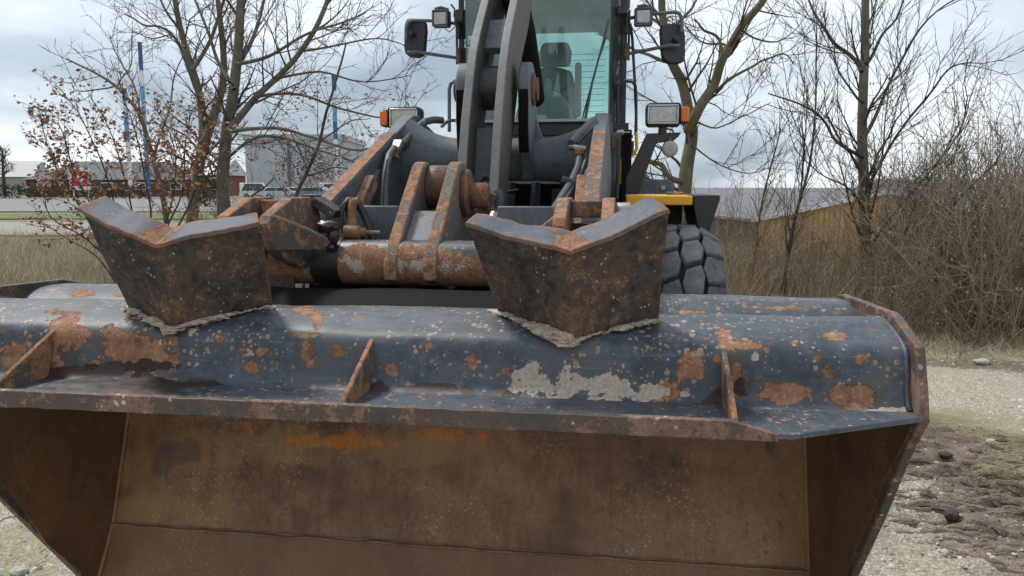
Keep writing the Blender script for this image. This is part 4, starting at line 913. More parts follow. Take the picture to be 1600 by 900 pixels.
def gheight(x, y):
    z = GROUND + .02 * fbm(x * .8, y * .8, 0, 3) + lower(x, y)
    if -4 < x < 8 and 1.5 < y < 10:
        z += .008 * fbm(x * 6, y * 6, 1, 3)
        r = rut_f(x, y)
        if r > 0:
            z += r * (.080 * (rut_phase(x, y) - .6) + .060 * fbm(x * 3.0, y * 13, 7, 4))
    return z
def axis(segs):
    o = []
    for a, b, n in segs: o += list(np.linspace(a, b, n, endpoint=False))
    return o + [segs[-1][1]]
gx = axis([(-900, -60, 14), (-60, -12, 24), (-12, -3.2, 22), (-3.2, -1.5, 60), (-1.5, 1.6, 24), (1.6, 4.2, 130), (4.2, 8, 60), (8, 30, 30), (30, 900, 14)])
gy = axis([(-60, 0, 8), (0, 2.4, 12), (2.4, 6.4, 400), (6.4, 9, 60), (9, 24, 30), (24, 100, 30), (100, 1500, 14)])
vs = [(x, y, gheight(x, y)) for y in gy for x in gx]; W = len(gx)
fs = [(j * W + i, j * W + i + 1, (j + 1) * W + i + 1, (j + 1) * W + i) for j in range(len(gy) - 1) for i in range(W - 1)]
def ground_mat():
    t = NT('gravel yard'); n1 = t.noise(1.3, 5, .6); n2 = t.noise(11, 6, .65); n3 = t.noise(90, 4, .65)
    v = t.voro(75); vc = t.voro(75, 'F1', 'Color')
    sepc = t.t.nodes.new('ShaderNodeSeparateColor'); t.t.links.new(vc, sepc.inputs[0])
    g = t.ramp(t.math('ADD', t.math('MULTIPLY', sepc.outputs[0], .5), t.math('MULTIPLY', n3, .5)), [(.2, (.30, .255, .195)), (.45, (.46, .41, .33)), (.65, (.58, .53, .44)), (.85, (.70, .66, .58))])
    g = t.mix(t.math('MULTIPLY', t.step(v, .35, .6), .5), g, (.20, .165, .12))
    g = t.mix(t.math('MULTIPLY', t.step(n1, .48, .66), .35), g, (.33, .28, .21))
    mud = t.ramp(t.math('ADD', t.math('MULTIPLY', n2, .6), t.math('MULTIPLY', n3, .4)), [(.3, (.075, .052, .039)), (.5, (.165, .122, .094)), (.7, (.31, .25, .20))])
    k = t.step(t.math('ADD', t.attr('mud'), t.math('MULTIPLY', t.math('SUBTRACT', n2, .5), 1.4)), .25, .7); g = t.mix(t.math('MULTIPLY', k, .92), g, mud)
    moss = t.ramp(t.math('ADD', t.math('MULTIPLY', n3, .6), t.math('MULTIPLY', n2, .4)), [(.35, (.16, .15, .06)), (.55, (.30, .285, .11)), (.7, (.44, .41, .22))])
    k = t.step(t.math('ADD', t.attr('moss'), t.math('MULTIPLY', t.math('SUBTRACT', t.math('ADD', t.math('MULTIPLY', n2, .6), t.math('MULTIPLY', n3, .4)), .5), 2.2)), .4, .75); g = t.mix(t.math('MULTIPLY', k, .5), g, moss)
    dry = t.ramp(n3, [(.3, (.13, .10, .055)), (.55, (.24, .20, .11)), (.75, (.34, .30, .18))])
    g = t.mix(t.step(t.math('ADD', t.attr('field'), t.math('MULTIPLY', t.math('SUBTRACT', n2, .5), .8)), .4, .6), g, dry)
    g = t.mix(t.attr('far'), g, (.17, .175, .14))  # far ground colour fades to a hazy dull green with distance
    h = t.math('ADD', t.math('MULTIPLY', t.math('SUBTRACT', 1.0, v), .6), t.math('ADD', n3, t.math('MULTIPLY', n2, 1.5)))
    return t.fin(g, .93, normal=t.bump(h, .8, .012))
def field_f(v):
    c, l = depth_side(v[0], v[1]); k = 0
    if l > 0: k = (v[1] - 8.3 + .15 * fbm(v[0] * 2, 1, 1)) * 2.2
    else: k = (c - 9) * .8
    return max(0, min(1, k))
go = MB().add(vs, fs).build('ground', ground_mat(), smooth=180, attrs={'mud': lambda v: min(1, mud_f(v[0], v[1]) * .8 + rut_f(v[0], v[1]) * (1.0 - 1.0 * rut_phase(v[0], v[1]))), 'moss': lambda v: moss_f(v[0], v[1]), 'field': field_f, 'far': lambda v: max(0, min(1, (v[1] - 60) / 60))})  # tread troughs are also darkened in colour to read as shadow lines
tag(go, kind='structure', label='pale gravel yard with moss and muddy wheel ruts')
def band(name, c0, c1, l0, l1, mat, dz, wob=.4):
    n = 60; mb = MB(); vs = []
    for i in range(n + 1):
        l = l0 + (l1 - l0) * i / n
        for c in (c0, c1):
            cc = c + wob * fbm(l * .15, c, 2) * (1 if c < 60 else 2); p = Vector((CAM_LOC.x, 0, 0)) + CAMH * cc + CAMR * l
            vs.append((p.x, p.y, GROUND + .03 + dz))
    o = mb.add(vs, [(2 * i, 2 * i + 2, 2 * i + 3, 2 * i + 1) for i in range(n)]).build(name, mat, smooth=180); return tag(o, kind='structure')
band('path', 25, 34, -60, -4, plain('pale grit path', (.30, .27, .24), .95, .3, 3), .02)
band('lawn', 37.5, 44, -90, -2, plain('mown lawn', (.12, .16, .05), .95, .5, .7), .02)
band('road', 48, 92, -160, -2, plain('grey asphalt road', (.22, .21, .21), .9, .12, 2), .02)

# loose stones bedded in the gravel
def stone_mesh(mb, p, r, sd):
    rnd = random.Random(sd); a = rnd.random() * 6.3; sx, sy, sz = r * rnd.uniform(.8, 1.5), r * rnd.uniform(.7, 1.1), r * rnd.uniform(.45, .8); ca, sa = math.cos(a), math.sin(a); vs = []
    for (x, y, z) in ((1, 0, 0), (.5, .85, .1), (-.5, .85, -.1), (-1, 0, 0), (-.5, -.85, .1), (.5, -.85, 0), (.45, .2, .9), (-.4, .35, .85), (-.1, -.5, .95)):
        x *= rnd.uniform(.75, 1.2) * sx; y *= rnd.uniform(.75, 1.2) * sy; z *= rnd.uniform(.8, 1.15) * sz
        vs.append((p[0] + x * ca - y * sa, p[1] + x * sa + y * ca, p[2] + z))
    mb.add(vs, [(0, 1, 6), (1, 2, 7), (1, 7, 6), (2, 3, 7), (3, 4, 8), (3, 8, 7), (4, 5, 8), (5, 0, 6), (5, 6, 8), (6, 7, 8)])
def gravel_mats():
    t = NT('gravel stones'); n = t.noise(35, 2); v = t.voro(28, 'F1', 'Color'); sp = t.t.nodes.new('ShaderNodeSeparateColor'); t.t.links.new(v, sp.inputs[0])
    c = t.ramp(t.math('ADD', t.math('MULTIPLY', sp.outputs[0], .7), t.math('MULTIPLY', n, .3)), [(.15, (.24, .20, .155)), (.4, (.40, .355, .29)), (.65, (.52, .48, .42)), (.9, (.68, .65, .60))])
    return t.fin(c, .9, normal=t.bump(t.noise(160, 3), .4, .003))
rng = random.Random(3); mb = MB(); k = 0
while k < 12000:
    if rng.random() < .84: x, y = rng.uniform(1.5, 4.6), rng.uniform(2.5, 8.2)
    else: x, y = rng.uniform(-3.1, -1.5), rng.uniform(2.4, 4.6)
    if x > 0:
        w = 1 - .85 * min(1, rut_f(x, y) + mud_f(x, y) * .7) - .3 * moss_f(x, y); w *= min(1, 3.6 / y) ** 1.4
        if rng.random() > w: continue
    k += 1; r = rng.choice((.006, .007, .008, .010, .012)) * rng.uniform(.8, 1.2) * (1 + (rng.random() < .03) * 1.1)
    stone_mesh(mb, (x, y, gheight(x, y) - r * .1), r, k)
tag(mb.build('gravel', gravel_mats(), smooth=0), kind='stuff', label='loose pale gravel stones on the yard')
def stone(px, py, r, mat, label, sq=(1.1, 1, .75), sd=1):
    p = at(px, py, z=GROUND + .02); z = gheight(p.x, p.y)
    o = MB().blob((p.x, p.y, z + r * .45), r, 3, .35, 2.0, sq, sd).build('stone', mat, smooth=60)
    tag(o, label, 'stone')
dk = plain('dark stone', (.06, .043, .035), .9, .4, 30, bump=.4); pal = plain('pale stone', (.42, .40, .36), .9, .25, 30, bump=.4)
stone(1486, 812, .034, dk, 'dark brown round stone lying on the pale gravel beside the ruts', sd=2)
stone(1477, 722, .028, dk, 'dark clod of earth in the muddy rut close to the bucket', (1.4, 1, .7), 5)
stone(30, 891, .030, pal, 'pale rounded stone at the bottom left corner by the moss', (1.3, 1, .6), 8)
stone(1534, 566, .05, pal, 'pale stone lying at the foot of the bare bushes', (1.4, 1, .6), 9)
stone(1548, 690, .022, pal, 'small pale stone on the mossy strip right of the bucket', (1.4, 1, .6), 10)
rng = random.Random(12); mb = MB()
for k in range(900):
    a, b = rng.uniform(1395, 1680), rng.uniform(655, 890); p = at(a, b, z=GROUND); r = rut_f(p.x, p.y)
    if r < .35 or rng.random() > r * .62 * (1 if noise.noise((p.x * 2.2, p.y * 3, 5)) > -.1 else .3): continue
    q = round((p.y + .20 * p.x) / .125) * .125 + .03 * rng.gauss(0, 1); L = rng.uniform(.05, .26); h = rng.uniform(.009, .022); pts = []; rr = []
    for i in range(7):
        u = i / 6; x = p.x + (u - .5) * L; y = q - .20 * x + .03 * noise.noise((x * 5, q * 3, 2)); pts.append((x, y, gheight(x, y) - h * .42)); rr.append(h * (.25 + .9 * math.sin(math.pi * u)) * rng.uniform(.7, 1.2))
    mb.tube(pts, rr, 6)
tag(mb.build('rut_ridges', go.data.materials[0], smooth=0, attrs={'mud': lambda v: .72}), kind='stuff', label='ridges of earth pressed up by tyre treads')
rng = random.Random(5); mb = MB()
for k in range(420):   # crumbs of mud thrown up on the ruts
    a, b = rng.uniform(1430, 1650), rng.uniform(650, 870); p = at(a, b, z=GROUND)
    if rut_f(p.x, p.y) < .2: continue
    stone_mesh(mb, (p.x, p.y, gheight(p.x, p.y)), rng.uniform(.004, .010), k + 99999)
tag(mb.build('mud_crumbs', plain('dry mud crumbs', (.12, .09, .07), .95, .4, 25, bump=.4), smooth=0), kind='stuff')

# ================================================================== BARE TREES AND BUSHES
def wander(p0, d, L, n, rng, bend=.25, up=0.0):
    pts = [Vector(p0)]; d = Vector(d).normalized(); st = L / n
    for i in range(n):
        d = (d + Vector((rng.gauss(0, bend), rng.gauss(0, bend), rng.gauss(0, bend) + up)) * .5).normalized(); pts.append(pts[-1] + d * st)
    return pts
def lerp_path(pts, t):
    f = t * (len(pts) - 1); i = min(int(f), len(pts) - 2); return pts[i].lerp(pts[i + 1], f - i), (pts[i + 1] - pts[i]).normalized()
def sprout(mb, pts, r0, r1, rng, lvl, P, tips=None):
    """side branches along a limb; P = per-level settings (count per metre, length, spread, start)"""
    if lvl >= len(P): return
    per, lo, hi, spread, start, up, mn = P[lvl]
    L = sum((pts[i + 1] - pts[i]).length for i in range(len(pts) - 1)); n = max(1, int(L * per + rng.random()))
    for k in range(n):
        t = start + (1 - start) * (k + rng.random()) / n; t = min(t, .995); p, d = lerp_path(pts, t)
        o = d.orthogonal().normalized(); o = Matrix.Rotation(rng.uniform(0, 2 * math.pi), 3, d) @ o
        a = R(rng.uniform(spread * .6, spread * 1.3)); nd = d * math.cos(a) + o * math.sin(a); nd.z += up * .6
        ln = rng.uniform(lo, hi) * (1.0 - .5 * t); rr = max(mn, (r0 + (r1 - r0) * t) * rng.uniform(.45, .65))
        sg = 5 if ln > .9 else 4 if ln > .35 else 3
        q = wander(p, nd, ln, sg, rng, .30, up); re = max(mn * .6, rr * .3)
        mb.tube(q, [rr + (re - rr) * i / sg for i in range(sg + 1)], 5 if rr > .02 else 3, caps=False)
        if tips is not None and lvl == len(P) - 1: tips.append((q[-1], q[-2]))
        sprout(mb, q, rr, re, rng, lvl + 1, P, tips)
def limb(Y, px, r0, r1, dy=0.0, wob=.03, sd=0):
    """a limb whose run was surveyed from the photograph, standing at distance Y and leaning dy metres in depth"""
    n = len(px); pts = []
    for i, (a, b) in enumerate(px):
        pts.append(at(a, b, y=Y + dy * i / (n - 1) + .35 * noise.noise((a * .02, b * .02, sd + 4.1))))
    out = []
    for i in range(n - 1):
        for k in range(4):
            t = k / 4; a = pts[max(i - 1, 0)]; b = pts[i]; c = pts[i + 1]; d = pts[min(i + 2, n - 1)]
            out.append(.5 * ((2 * b) + (c - a) * t + (2 * a - 5 * b + 4 * c - d) * t * t + (3 * b - a - 3 * c + d) * t ** 3) + Vector((noise.noise((i + t, sd, 1)), 0, noise.noise((i + t, sd, 7)))) * wob)
    out.append(pts[-1]); m = len(out)
    return out, [r0 + (r1 - r0) * (i / (m - 1)) ** .8 for i in range(m)]
def tree(name, label, Y, trunks, limbs, P, mt, ml, mw, seed, base=None, leaves=0):
    rng = random.Random(seed); f = trunks[0][0][0]; b0 = at(f[0], f[1], y=Y)
    gz = gheight(b0.x, b0.y); root = empty(name, (b0.x, b0.y, gz), label, 'tree', 'bare winter trees round the yard')
    tw = MB(); tips = []
    tm = MB()
    for k, (px, r0, r1, dy) in enumerate(trunks):
        pts, rr = limb(Y, px, r0, r1, dy, .015, seed + k)
        if k == 0 or pts[0].z < 1.6:
            pts = [Vector((pts[0].x, pts[0].y, gz - .1)), Vector((pts[0].x, pts[0].y, gz + .25))] + [p for p in pts if p.z > gz + .4]; rr = [r0 * 1.45, r0 * 1.12] + rr[-(len(pts) - 2):]
        tm.tube(pts, rr, 12, caps=False); sprout(tw, pts, r0 * .45, r1 * .6, rng, 0, P, tips)
    tm.build('trunk', mt, root, 180)
    for k, (px, r0, r1, dy) in enumerate(limbs):
        pts, rr = limb(Y, px, r0, r1, dy, .035, seed + 50 + k)
        MB().tube(pts, rr, 8, caps=False).build('limb', ml, root, 180); sprout(tw, pts, r0 * .6, r1, rng, 0, P, tips)
    tag(tw.build('crown', mw, root, 180))
    return root, tips
def leaf_cluster(mb, p, d, rng, size):
    u = Vector((rng.gauss(0, 1), rng.gauss(0, 1), rng.gauss(0, .6))).normalized(); w = (u.cross(Vector((rng.gauss(0, 1), rng.gauss(0, 1), rng.gauss(0, 1))))).normalized(); n = u.cross(w)
    s = size * rng.uniform(.6, 1.2)
    mb.add([p, p + u * s * .5 + w * s * .28 + n * s * .08, p + u * s, p + u * s * .5 - w * s * .28 + n * s * .08], [(0, 1, 2), (0, 2, 3)])
PB = [(3.6, .7, 1.8, 48, .12, .10, .007), (6.0, .25, .8, 45, .1, .08, .0042), (7.5, .10, .34, 42, .1, .05, .0026)]
# large tree left of the boom
ta, tipsA = tree('bare_tree', 'tall bare grey tree straight left of the loader with a trunk rising out of frame', 12.0,
    [([(352, 430), (350, 345), (348, 275), (353, 215), (364, 150), (372, 80), (376, 10), (378, -60)], .125, .06, .2)],
    [([(357, 205), (400, 152), (432, 122), (470, 80), (500, 30), (520, -30)], .062, .03, -.6), ([(371, 100), (420, 88), (470, 58), (520, 40), (570, 20)], .034, .012, -1.2),
     ([(360, 205), (430, 200), (490, 215), (560, 235), (612, 222)], .034, .010, -1.6), ([(350, 252), (400, 215), (450, 218), (515, 240), (575, 262)], .030, .010, -1.0), ([(398, 152), (470, 148), (540, 172), (600, 184), (652, 168)], .030, .008, .8),
     ([(366, 140), (340, 95), (325, 50), (300, -10)], .035, .02, .6), ([(368, 110), (395, 60), (410, 10), (425, -40)], .04, .02, .8), ([(432, 122), (500, 112), (570, 128), (640, 118)], .024, .007, .7),
     ([(470, 80), (530, 70), (590, 60), (645, 75)], .022, .006, -.5), ([(352, 235), (320, 262), (280, 272), (240, 262)], .022, .007, -.8)], PB, M['bark_grey'], M['bark_grey'], M['twig'], 11)
tb_, tipsB = tree('bare_tree', 'leaning mossy bare tree with a forked trunk just left of the tall grey one', 12.9,
    [([(296, 430), (300, 345), (311, 262), (318, 205), (312, 150), (298, 100), (282, 45), (268, -30)], .12, .04, .4), ([(314, 240), (338, 170), (350, 110), (345, 40), (335, -40)], .085, .04, .8)],
    [([(306, 140), (280, 70), (250, 42), (222, 38), (196, 22)], .032, .010, -.8), ([(300, 110), (330, 60), (350, 0), (360, -40)], .04, .02, .5), ([(290, 75), (265, 55), (235, 60), (205, 48)], .022, .006, .8), ([(283, 48), (258, 15), (240, -30)], .026, .014, -.4)],
    PB, M['bark_moss'], M['bark_grey'], M['twig'], 23)
tc_, tipsC = tree('bare_tree', 'thin pale bare tree leaning left in front of the blue masts', 11.2,
    [([(268, 430), (258, 330), (240, 250), (222, 190), (205, 160), (180, 134), (145, 112), (104, 92)], .045, .012, -.4)],
    [([(182, 136), (190, 122), (205, 100), (205, 55)], .016, .006, .3), ([(180, 134), (150, 140), (120, 142), (112, 130)], .014, .006, -.3), ([(222, 190), (208, 130), (180, 80), (172, 55)], .018, .006, .4), ([(240, 250), (262, 180), (272, 120), (300, 60)], .02, .007, .5)],
    [(3.6, .4, 1.1, 46, .15, .12, .006), (5, .18, .5, 45, .1, .08, .004), (5, .08, .25, 42, .1, .05, .003)], M['bark_grey'], M['bark_grey'], M['twig'], 31)
td_, tipsD = tree('bare_tree', 'slender dark sapling leaning right against the tall grey tree branches', 9.0,
    [([(452, 400), (462, 310), (480, 268), (500, 220), (514, 162), (530, 108), (540, 70)], .030, .010, .2)],
    [([(486, 255), (450, 220), (430, 190)], .012, .005, .3), ([(500, 220), (545, 190), (580, 185)], .011, .004, .3), ([(478, 275), (520, 262), (560, 268)], .012, .004, .3)],
    [(3.2, .3, .8, 46, .2, .1, .005), (5, .12, .4, 45, .1, .08, .0035)], M['bark_dark'], M['bark_dark'], M['twig_red'], 37)
te_, tipsE = tree('bare_tree', 'bare tree with a mossy Y forked trunk behind the right headlight', 12.0,
    [([(1060, 430), (1066, 330), (1072, 270), (1080, 220), (1078, 185), (1066, 130), (1050, 98), (1040, 60), (1034, 10), (1040, -40)], .125, .05, .3), ([(1076, 205), (1092, 170), (1116, 132), (1130, 90), (1156, 45), (1190, 4), (1215, -40)], .085, .045, -.5)],
    [([(1130, 92), (1124, 62), (1100, 48), (1085, 30)], .03, .012, -.4), ([(1118, 144), (1160, 112), (1190, 95), (1222, 84), (1240, 100)], .026, .008, .5), ([(1047, 97), (1015, 86), (985, 74), (960, 60)], .034, .012, -.6), ([(1070, 285), (1046, 277), (1033, 257), (1006, 250)], .05, .035, -.5),
     ([(1158, 45), (1180, 60), (1215, 65), (1240, 50)], .02, .007, .4), ([(1140, 75), (1125, 68), (1095, 65), (1070, 40)], .024, .008, .3), ([(1040, 60), (1065, 30), (1085, 5), (1105, -30)], .03, .014, .4), ([(1085, 190), (1120, 200), (1165, 180), (1205, 160)], .016, .005, -.8), ([(1080, 225), (1120, 255), (1160, 270), (1200, 262)], .015, .005, -.8)],
    PB, M['bark_moss'], M['bark_moss'], M['twig'], 41)
PF = [(4.6, .6, 1.5, 36, .12, .25, .006), (6.2, .25, .75, 36, .1, .2, .0038), (6, .10, .32, 36, .1, .12, .0026)]
tf_, tipsF = tree('bare_tree', 'straight bare tree with upswept branches standing in the brush on the right', 10.5,
    [([(1356, 500), (1353, 400), (1350, 300), (1347, 200), (1350, 110), (1352, 50), (1354, -50)], .085, .045, .1)],
    [([(1346, 112), (1320, 80), (1292, 50), (1272, 20), (1262, -5)], .03, .012, .4), ([(1348, 245), (1312, 225), (1290, 192), (1255, 165), (1200, 146)], .026, .008, -.5), ([(1352, 212), (1385, 140), (1410, 92), (1450, 30), (1502, -5)], .026, .008, .5),
     ([(1352, 300), (1390, 230), (1440, 162), (1480, 110), (1515, 98)], .024, .007, -.6), ([(1354, 100), (1375, 60), (1400, 30), (1420, -20)], .024, .010, .3), ([(1358, 390), (1400, 330), (1445, 278), (1500, 205), (1512, 150)], .022, .006, -.8), ([(1356, 350), (1375, 270), (1382, 200), (1390, 120)], .018, .006, .6),
     ([(1360, 430), (1420, 370), (1490, 320), (1560, 250)], .018, .005, -.9), ([(1349, 160), (1330, 140), (1310, 110), (1305, 60)], .018, .006, -.3), ([(1352, 330), (1320, 290), (1280, 270), (1240, 230)], .016, .005, -.6)],
    PF, M['bark_grey'], M['bark_dark'], M['twig'], 53)
PS = [(7.5, .4, 1.2, 32, .15, .25, .0045), (7, .15, .5, 34, .1, .2, .003)]
for lab, Y, px, r, sd in (('slim dark double stemmed sapling left of the straight right hand tree', 9.6, [(1222, 500), (1228, 420), (1242, 340), (1262, 270), (1272, 200), (1275, 120), (1276, 40)], .026, 61),
                          ('thin sapling with spreading twigs between the tyre and the slim dark sapling', 10.2, [(1172, 480), (1180, 400), (1190, 320), (1210, 240), (1220, 200)], .016, 62),
                          ('thin curved sapling growing right of the straight right hand tree', 9.4, [(1392, 500), (1400, 420), (1425, 330), (1470, 250), (1500, 190)], .020, 63)):
    tree('sapling', lab, Y, [(px, r, .007, .3)] + ([([(1216, 500), (1232, 400), (1250, 310), (1256, 240), (1262, 150)], .018, .006, .4)] if sd == 61 else []), [], PS, M['bark_dark'], M['bark_dark'], M['twig_red'], sd)

# brown leaved beech bush on the left
def leafy_bush():
    rng = random.Random(77); b = at(178, 470, y=10.4); gz = gheight(b.x, b.y)
    root = empty('beech_bush', (b.x, b.y, gz), 'beech bush still holding dry brown leaves left of the tall bare trees', 'bush')
    st = MB(); tips = []; lv = MB()
    runs = [[(190, 460), (170, 400), (110, 300), (75, 230), (66, 190)], [(192, 460), (180, 390), (120, 280), (95, 200), (78, 195)], [(198, 460), (195, 380), (165, 270), (130, 190), (98, 148)], [(200, 460), (210, 360), (190, 260), (170, 200), (140, 150)],
            [(210, 460), (235, 350), (225, 270), (210, 200), (190, 150)], [(215, 460), (262, 340), (275, 260), (262, 200), (240, 165)], [(205, 460), (180, 420), (130, 370), (80, 340), (70, 300)], [(220, 460), (280, 350), (310, 280), (325, 230), (345, 180)],
            [(190, 455), (150, 400), (100, 370), (60, 345)], [(230, 455), (250, 380), (285, 300), (290, 220), (300, 170)], [(196, 460), (200, 400), (150, 320), (110, 290), (85, 250)]]
    for k, px in enumerate(runs):
        pts, rr = limb(10.4, px, .018, .005, rng.uniform(-.9, .7), .03, k + 5); st.tube(pts, rr, 5, caps=False)
        sprout(st, pts, .012, .005, rng, 0, [(6, .3, .9, 40, .3, .15, .0045), (7, .12, .4, 42, .1, .1, .003)], tips)
    for p, q in tips:
        if rng.random() < .8 and p.z < 3.3:
            for j in range(rng.randint(4, 11) if p.z < 2.3 else rng.randint(2, 6)):
                leaf_cluster(lv, q.lerp(p, rng.random()) + Vector((rng.gauss(0, .045), rng.gauss(0, .045), rng.gauss(0, .045))), p - q, rng, .08)
    st.build('stems', M['twig_red'], root, 180); tag(lv.build('dry_leaves', M['leaf'], root, 0), kind='stuff')
leafy_bush()
# a few withered leaves and keys still hanging in the two left trees
rng = random.Random(8)
for root, tips, n, lo, hi in ((ta, tipsA, 2200, 1.5, 3.1), (tb_, tipsB, 260, 1.4, 3.2)):
    lv = MB(); c = [(p, q) for p, q in tips if lo < p.z < hi and 0 < (noise.noise(p * 1.3) + .15)]; rng.shuffle(c)
    for p, q in c[:n // 3]:
        for j in range(3): leaf_cluster(lv, p + Vector((rng.gauss(0, .03), rng.gauss(0, .03), -abs(rng.gauss(0, .04)))), p - q, rng, .06)
    if lv.v: tag(lv.build('dry_leaves', M['leaf'], root, 0), kind='stuff')

# thicket of bare bushes along the right edge of the yard
def bush_variant(seed, hmax, n, mat):
    rng = random.Random(seed); mb = MB(); bd = MB()
    for k in range(n):
        a = rng.uniform(0, 2 * math.pi); rr = .28 * math.sqrt(rng.random()); h = hmax * rng.uniform(.45, 1.0); lean = rng.uniform(.05, .42) if rng.random() < .7 else rng.uniform(.5, 1.1)
        d = Vector((math.cos(a) * lean, math.sin(a) * lean, 1)); pts = wander((math.cos(a) * rr, math.sin(a) * rr, -.05), d, h, 7, rng, .26, .09)
        r0 = rng.uniform(.005, .011); mb.tube(pts, [r0 * (1 - .75 * i / 7) for i in range(8)], 4, caps=False); tips = []
        sprout(mb, pts, r0 * .7, .003, rng, 0, [(5.2, .25, .85, 48, .15, .14, .0032), (6, .08, .38, 48, .1, .10, .0023)], tips)
        for p, q in tips:
            if rng.random() < .10: bd.blob(p, .012, 1, .2, 2, (.7, .7, 1.3))
    root = empty('bare_bush', (0, 0, 0), 'bare twiggy bush in the dense thicket edging the yard', 'bush', 'bare bushes in the thicket')
    mb.build('stems', mat, root, 180)
    if bd.v: tag(bd.build('buds', M['bud'], root, 180), kind='stuff')
    return root
variants = [bush_variant(101, 2.3, 15, M['twig_tan']), bush_variant(102, 2.0, 17, M['twig_bush']), bush_variant(103, 2.8, 14, M['twig_tan'])]
rng = random.Random(14); spots = []
for row, (Y, n) in enumerate(((8.75, 11), (9.6, 12), (10.6, 13), (11.8, 12))):
    for i in range(n):
        px = 1100 + (1760 - 1100) * ((i + rng.uniform(.1, .9)) / n) ** .72; p = at(px, 400, y=Y + rng.uniform(-.25, .35)); hs = .75 + .35 * min(1, max(0, (px - 1150) / 350)) + rng.uniform(-.1, .15)
        hs *= .66 if 1150 < px < 1410 else 1.0 if px < 1430 else 1.16
        spots.append((p.x, p.y, hs * (1.0 if row else .85)))
for px, Y, hs in ((1112, 10.6, .8), (1136, 9.6, .75), (1158, 11.2, .9), (1180, 10.2, .7), (1205, 11.6, .85), (1236, 10.8, .7), (1270, 11.4, .75), (1318, 10.9, .7)):
    p = at(px, 400, y=Y); spots.append((p.x, p.y, hs))
for i, (x, y, sc) in enumerate(spots):
    v = variants[i % 3] if i < 3 else copy_tree(variants[rng.randrange(3)])
    v.location = (x, y, gheight(x, y) - .02); v.rotation_euler = (0, 0, rng.uniform(0, 6.28)); v.scale = (sc, sc, sc * rng.uniform(.9, 1.1))
for k, (px, Y, hs) in enumerate(((402, 13.4, .85), (438, 14.2, .8), (470, 13.0, .75), (505, 14.0, .85), (540, 13.5, .8), (330, 14.5, .8), (255, 15.0, .7), (385, 11.6, .9), (420, 12.2, .9), (456, 11.4, .85), (490, 12.0, .92), (522, 11.5, .9), (556, 12.4, .95), (360, 12.6, .85))):
    p = at(px, 400, y=Y); c = copy_tree(variants[k % 3]); c.location = (p.x, p.y, gheight(p.x, p.y) - .02); c.rotation_euler = (0, 0, k * 1.3); c.scale = (hs,) * 3
    tag(c, 'bare twiggy bush in the dead grass behind the tall left trees', 'bush', 'bare bushes in the dead grass')
# dry stalks and dead grass
def blades(mb, n, pos, h0, h1, w, rng, lean=.35):
    for k in range(n):
        x, y = pos(rng); z = gheight(x, y) - .02; h = rng.uniform(h0, h1); a = rng.uniform(0, 6.28); lx, ly = math.cos(a) * lean * h * rng.random(), math.sin(a) * lean * h * rng.random(); b = rng.uniform(0, 3.14); wx, wy = math.cos(b) * w, math.sin(b) * w
        mb.add([(x - wx, y - wy, z), (x + wx, y + wy, z), (x + lx * .45 + wx * .7, y + ly * .45 + wy * .7, z + h * .55), (x + lx * .45 - wx * .7, y + ly * .45 - wy * .7, z + h * .55), (x + lx, y + ly, z + h)], [(0, 1, 2, 3), (3, 2, 4)])
rng = random.Random(21); mb = MB()
def pos_field(r):
    c = 10.5 + 14 * r.random() ** 1.3; l = -c * r.uniform(.05, .78); p = Vector((CAM_LOC.x, 0, 0)) + CAMH * c + CAMR * l; return p.x, p.y
blades(mb, 26000, pos_field, .12, .42, .006, rng, .9); blades(mb, 900, pos_field, .5, 1.0, .004, rng, .3)
tag(mb.build('dead_grass', M['straw'], smooth=0), kind='stuff', label='pale dead grass field on the left')
mb = MB()
def pos_thick(r):
    c = r.uniform(8.6, 15); l = c * r.uniform(.25, .86); p = Vector((CAM_LOC.x, 0, 0)) + CAMH * c + CAMR * l
    return p.x, max(p.y, 8.45 + .1 * r.random())
blades(mb, 9000, pos_thick, .3, .85, .0045, rng, .7); blades(mb, 7000, pos_thick, .08, .3, .007, rng, 1.2)
def pos_edge(r):
    x = r.uniform(1.2, 8); return x, 8.25 + .12 * x * .3 + abs(r.gauss(0, .32)) * (-1 if r.random() < .55 else 1) + .25 * noise.noise((x * 1.7, 0, 0))
blades(mb, 5000, pos_edge, .03, .16, .005, rng, 1.6)
tag(mb.build('dry_stalks', M['straw'], smooth=0), kind='stuff', label='dry straw coloured stalks between the bare bushes')

